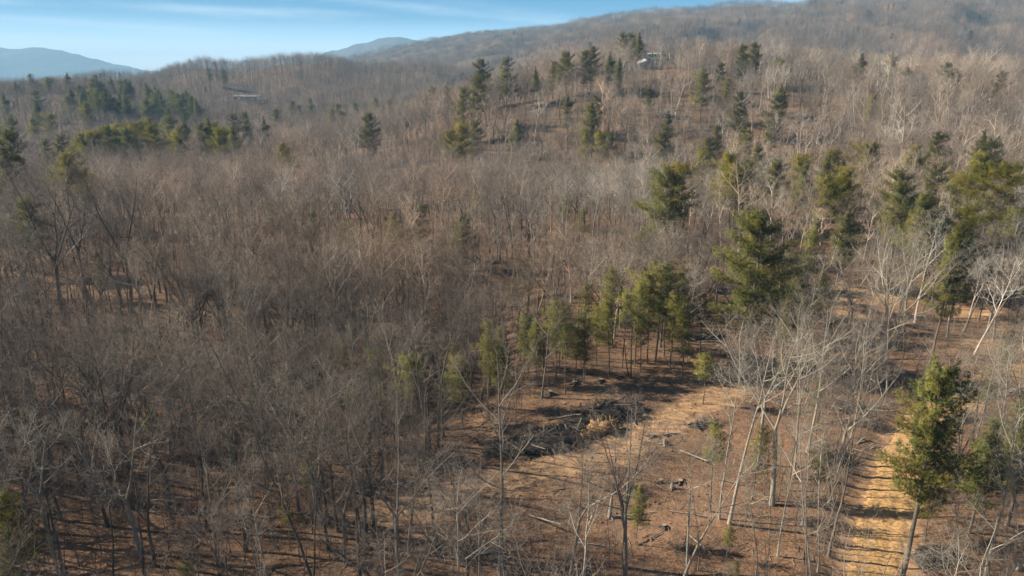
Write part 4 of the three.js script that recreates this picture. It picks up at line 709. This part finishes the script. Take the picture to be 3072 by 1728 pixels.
// ---------------------------------------------------------------- the house on the ridge and the sheds across the valley
{
  const ROOFG = mat('green grey metal roof', [0.073, 0.091, 0.080], { roughness: 0.45, metalness: 0.2 }), ROOFW = mat('bare metal roof', [0.482, 0.482, 0.474], { roughness: 0.5, metalness: 0.1 }), SHEDROOF = mat('grey metal roof', [0.19, 0.19, 0.195], { roughness: 0.7 }), WALL = mat('grey green siding', [0.21, 0.225, 0.195]), STONE = mat('tan stone', [0.336, 0.277, 0.197]), TRIM = mat('white trim', [0.547, 0.547, 0.533]), PANE = mat('window glass', [0.022, 0.029, 0.036], { roughness: 0.08 });
  const o = new THREE.Group();
  const add = (n, g, m, p = o) => { const e = new THREE.Mesh(g, m); e.name = n; p.add(e); return e; };
  const box = (x0, x1, y0, y1, z0, z1) => new THREE.BoxGeometry(x1 - x0, y1 - y0, z1 - z0).translate((x0 + x1) / 2, (y0 + y1) / 2, (z0 + z1) / 2);
  const slab = (pts, t) => { const s = new THREE.Shape(pts.map(([a, b]) => new THREE.Vector2(a, b))); return new THREE.ExtrudeGeometry(s, { depth: t, bevelEnabled: false }); };
  add('basement_wall', box(-5, 6, -3.5, 1.2, -4, 4), STONE); add('wall', box(-5.01, 6.01, 1.2, 5.2, -4.01, 4.01), WALL);
  const gable = slab([[-4, 5.2], [4, 5.2], [0, 8.3]], 0.25); for (const x of [-4.9, 5.65]) { const e = add('gable_wall', gable, WALL); e.rotation.y = Math.PI / 2; e.position.set(x, 0, 0); }
  for (const s of [1, -1]) { const e = add('roof', new THREE.BoxGeometry(12.6, 0.18, 5.6), ROOFG); e.position.set(0.5, 6.62, s * 2.28); e.rotation.x = s * 0.66; }
  for (const x of [-5.95, 6.95]) for (const s of [1, -1]) { const e = add('rake_trim', new THREE.BoxGeometry(0.2, 0.26, 5.62), x > 0 ? TRIM : ROOFG); e.position.set(x, 6.66, s * 2.28); e.rotation.x = s * 0.66; }
  add('left_wing_wall', box(-9.2, -5.02, -3, 3.1, -3.2, 3.6), WALL); { const e = add('left_wing_roof', new THREE.BoxGeometry(5.4, 0.16, 8), ROOFW); e.position.set(-7.3, 4.15, 0.2); e.rotation.z = 0.4; e.rotation.x = 0.18; }
  { const e = add('porch_roof', new THREE.BoxGeometry(4.6, 0.16, 6.4), ROOFW); e.position.set(8.2, 3.9, 0.6); e.rotation.z = -0.22; e.rotation.x = 0.1; } add('porch_floor', box(6.02, 10, -0.2, 0.1, -2.4, 3.6), WALL); for (const [x, z] of [[9.8, 3.4], [9.8, -2.2], [7.4, 3.4]]) add('porch_post', box(x - 0.09, x + 0.09, -3.5, 3.55, z - 0.09, z + 0.09), WALL);
  add('chimney', box(2.1, 3.5, -4, 9.2, 4.02, 5.1), STONE);
  for (let k = 0; k < 4; k++) { const x = [-4, -1.6, 0.4, 4.6][k], f = add('window', box(x - 0.75, x + 0.75, 1.9, 4.0, 4.02, 4.1), TRIM); add('pane', box(x - 0.62, x + 0.62, 2.02, 3.88, 4.1, 4.12), PANE, f); }
  for (let k = 0; k < 2; k++) { const x = [-8.2, -6.4][k], f = add('window', box(x - 0.6, x + 0.6, 0.6, 2.1, 3.62, 3.7), TRIM); add('pane', box(x - 0.5, x + 0.5, 0.7, 2.0, 3.7, 3.72), PANE, f); }
  for (let k = 0; k < 3; k++) { const x = -3.6 + k * 3.1, d = add('dormer', box(x - 0.9, x + 0.9, 6.2, 7.9, 1.0, 3.1), WALL); const e = add('dormer_roof', new THREE.BoxGeometry(2.2, 0.12, 2.6), ROOFW, d); e.position.set(x, 8.0, 2.1); e.rotation.x = 0.2; add('dormer_pane', box(x - 0.6, x + 0.6, 6.6, 7.6, 3.11, 3.14), PANE, d); }
  add('deck', box(-4.6, 1.9, 0.9, 1.1, 4.2, 6.8), WALL); for (const x of [-4.4, -1.3, 1.7]) add('deck_post', box(x - 0.1, x + 0.1, -4.5, 0.89, 6.5, 6.7), WALL);
  o.scale.setScalar(1.15); o.position.set(HOUSE[0], 51.4, -HOUSE[1]); o.rotation.y = -0.12; put(o, 'house', { label: 'house with green grey metal roof standing alone on the wooded ridge', category: 'house' });
  [[-352, 928, 16, 'long pale roofed shed across the valley, leftmost of the three'], [-333, 922, 20, 'long pale roofed shed across the valley, middle one'], [-318, 912, 12, 'short pale roofed shed across the valley, rightmost']].forEach(([x, D, w, label], i) => {
    const s = new THREE.Group(); add('wall', box(-w / 2, w / 2, -2, 4, -4, 4), mat('shed siding', [0.219, 0.204, 0.197]), s); for (const k of [1, -1]) { const e = add('roof', new THREE.BoxGeometry(w + 0.8, 0.15, 4.9), SHEDROOF, s); e.position.set(0, 4.9, k * 2.1); e.rotation.x = k * 0.4; } add('door', box(-1.6, 1.6, -0.5, 3, 4.01, 4.1), TRIM, s);
    for (const q of [-0.32, 0.32]) add('window', box(q * w - 0.7, q * w + 0.7, 1, 2.4, 4.01, 4.08), PANE, s);
    s.position.set(x, G(x, D) + 1.5, -D); s.rotation.y = 0.2 * (i - 1); put(s, numbered('shed'), { label, category: 'shed', group: 'sheds across the valley' });
  });
}

{                                                                       // clods of turned earth on the scraped ground
  const q = chance(144), shape = (() => { const b = new Build(); b.lump(0, 0.05, 0, 0.22, 0.16, 0.2, 0.5, 3.3, 5, 7, [1, 1, 1]); return b.done(true); })(), list = [];
  for (let k = 0; k < 2600 && list.length < 1500; k++) { const D = mix(57, 105, q()), x = mix(-14, 41, q()); if (!inside(CLEAR, x, D)) continue; const t = mix(0.5, 1.15, q()); list.push([x, D, mix(0.25, 1.2, q() * q() * q()), q() * 6.28, [0.24 * t, 0.135 * t, 0.075 * t]]); }
  const o = new THREE.Group(); instances(o, 'earth_clods', shape, woodMat, list, 0.04);
  put(o, 'turned_earth', { kind: 'stuff', label: 'clods of turned red earth over the clearing', category: 'earth' });
}

renderer.render(scene, camera);
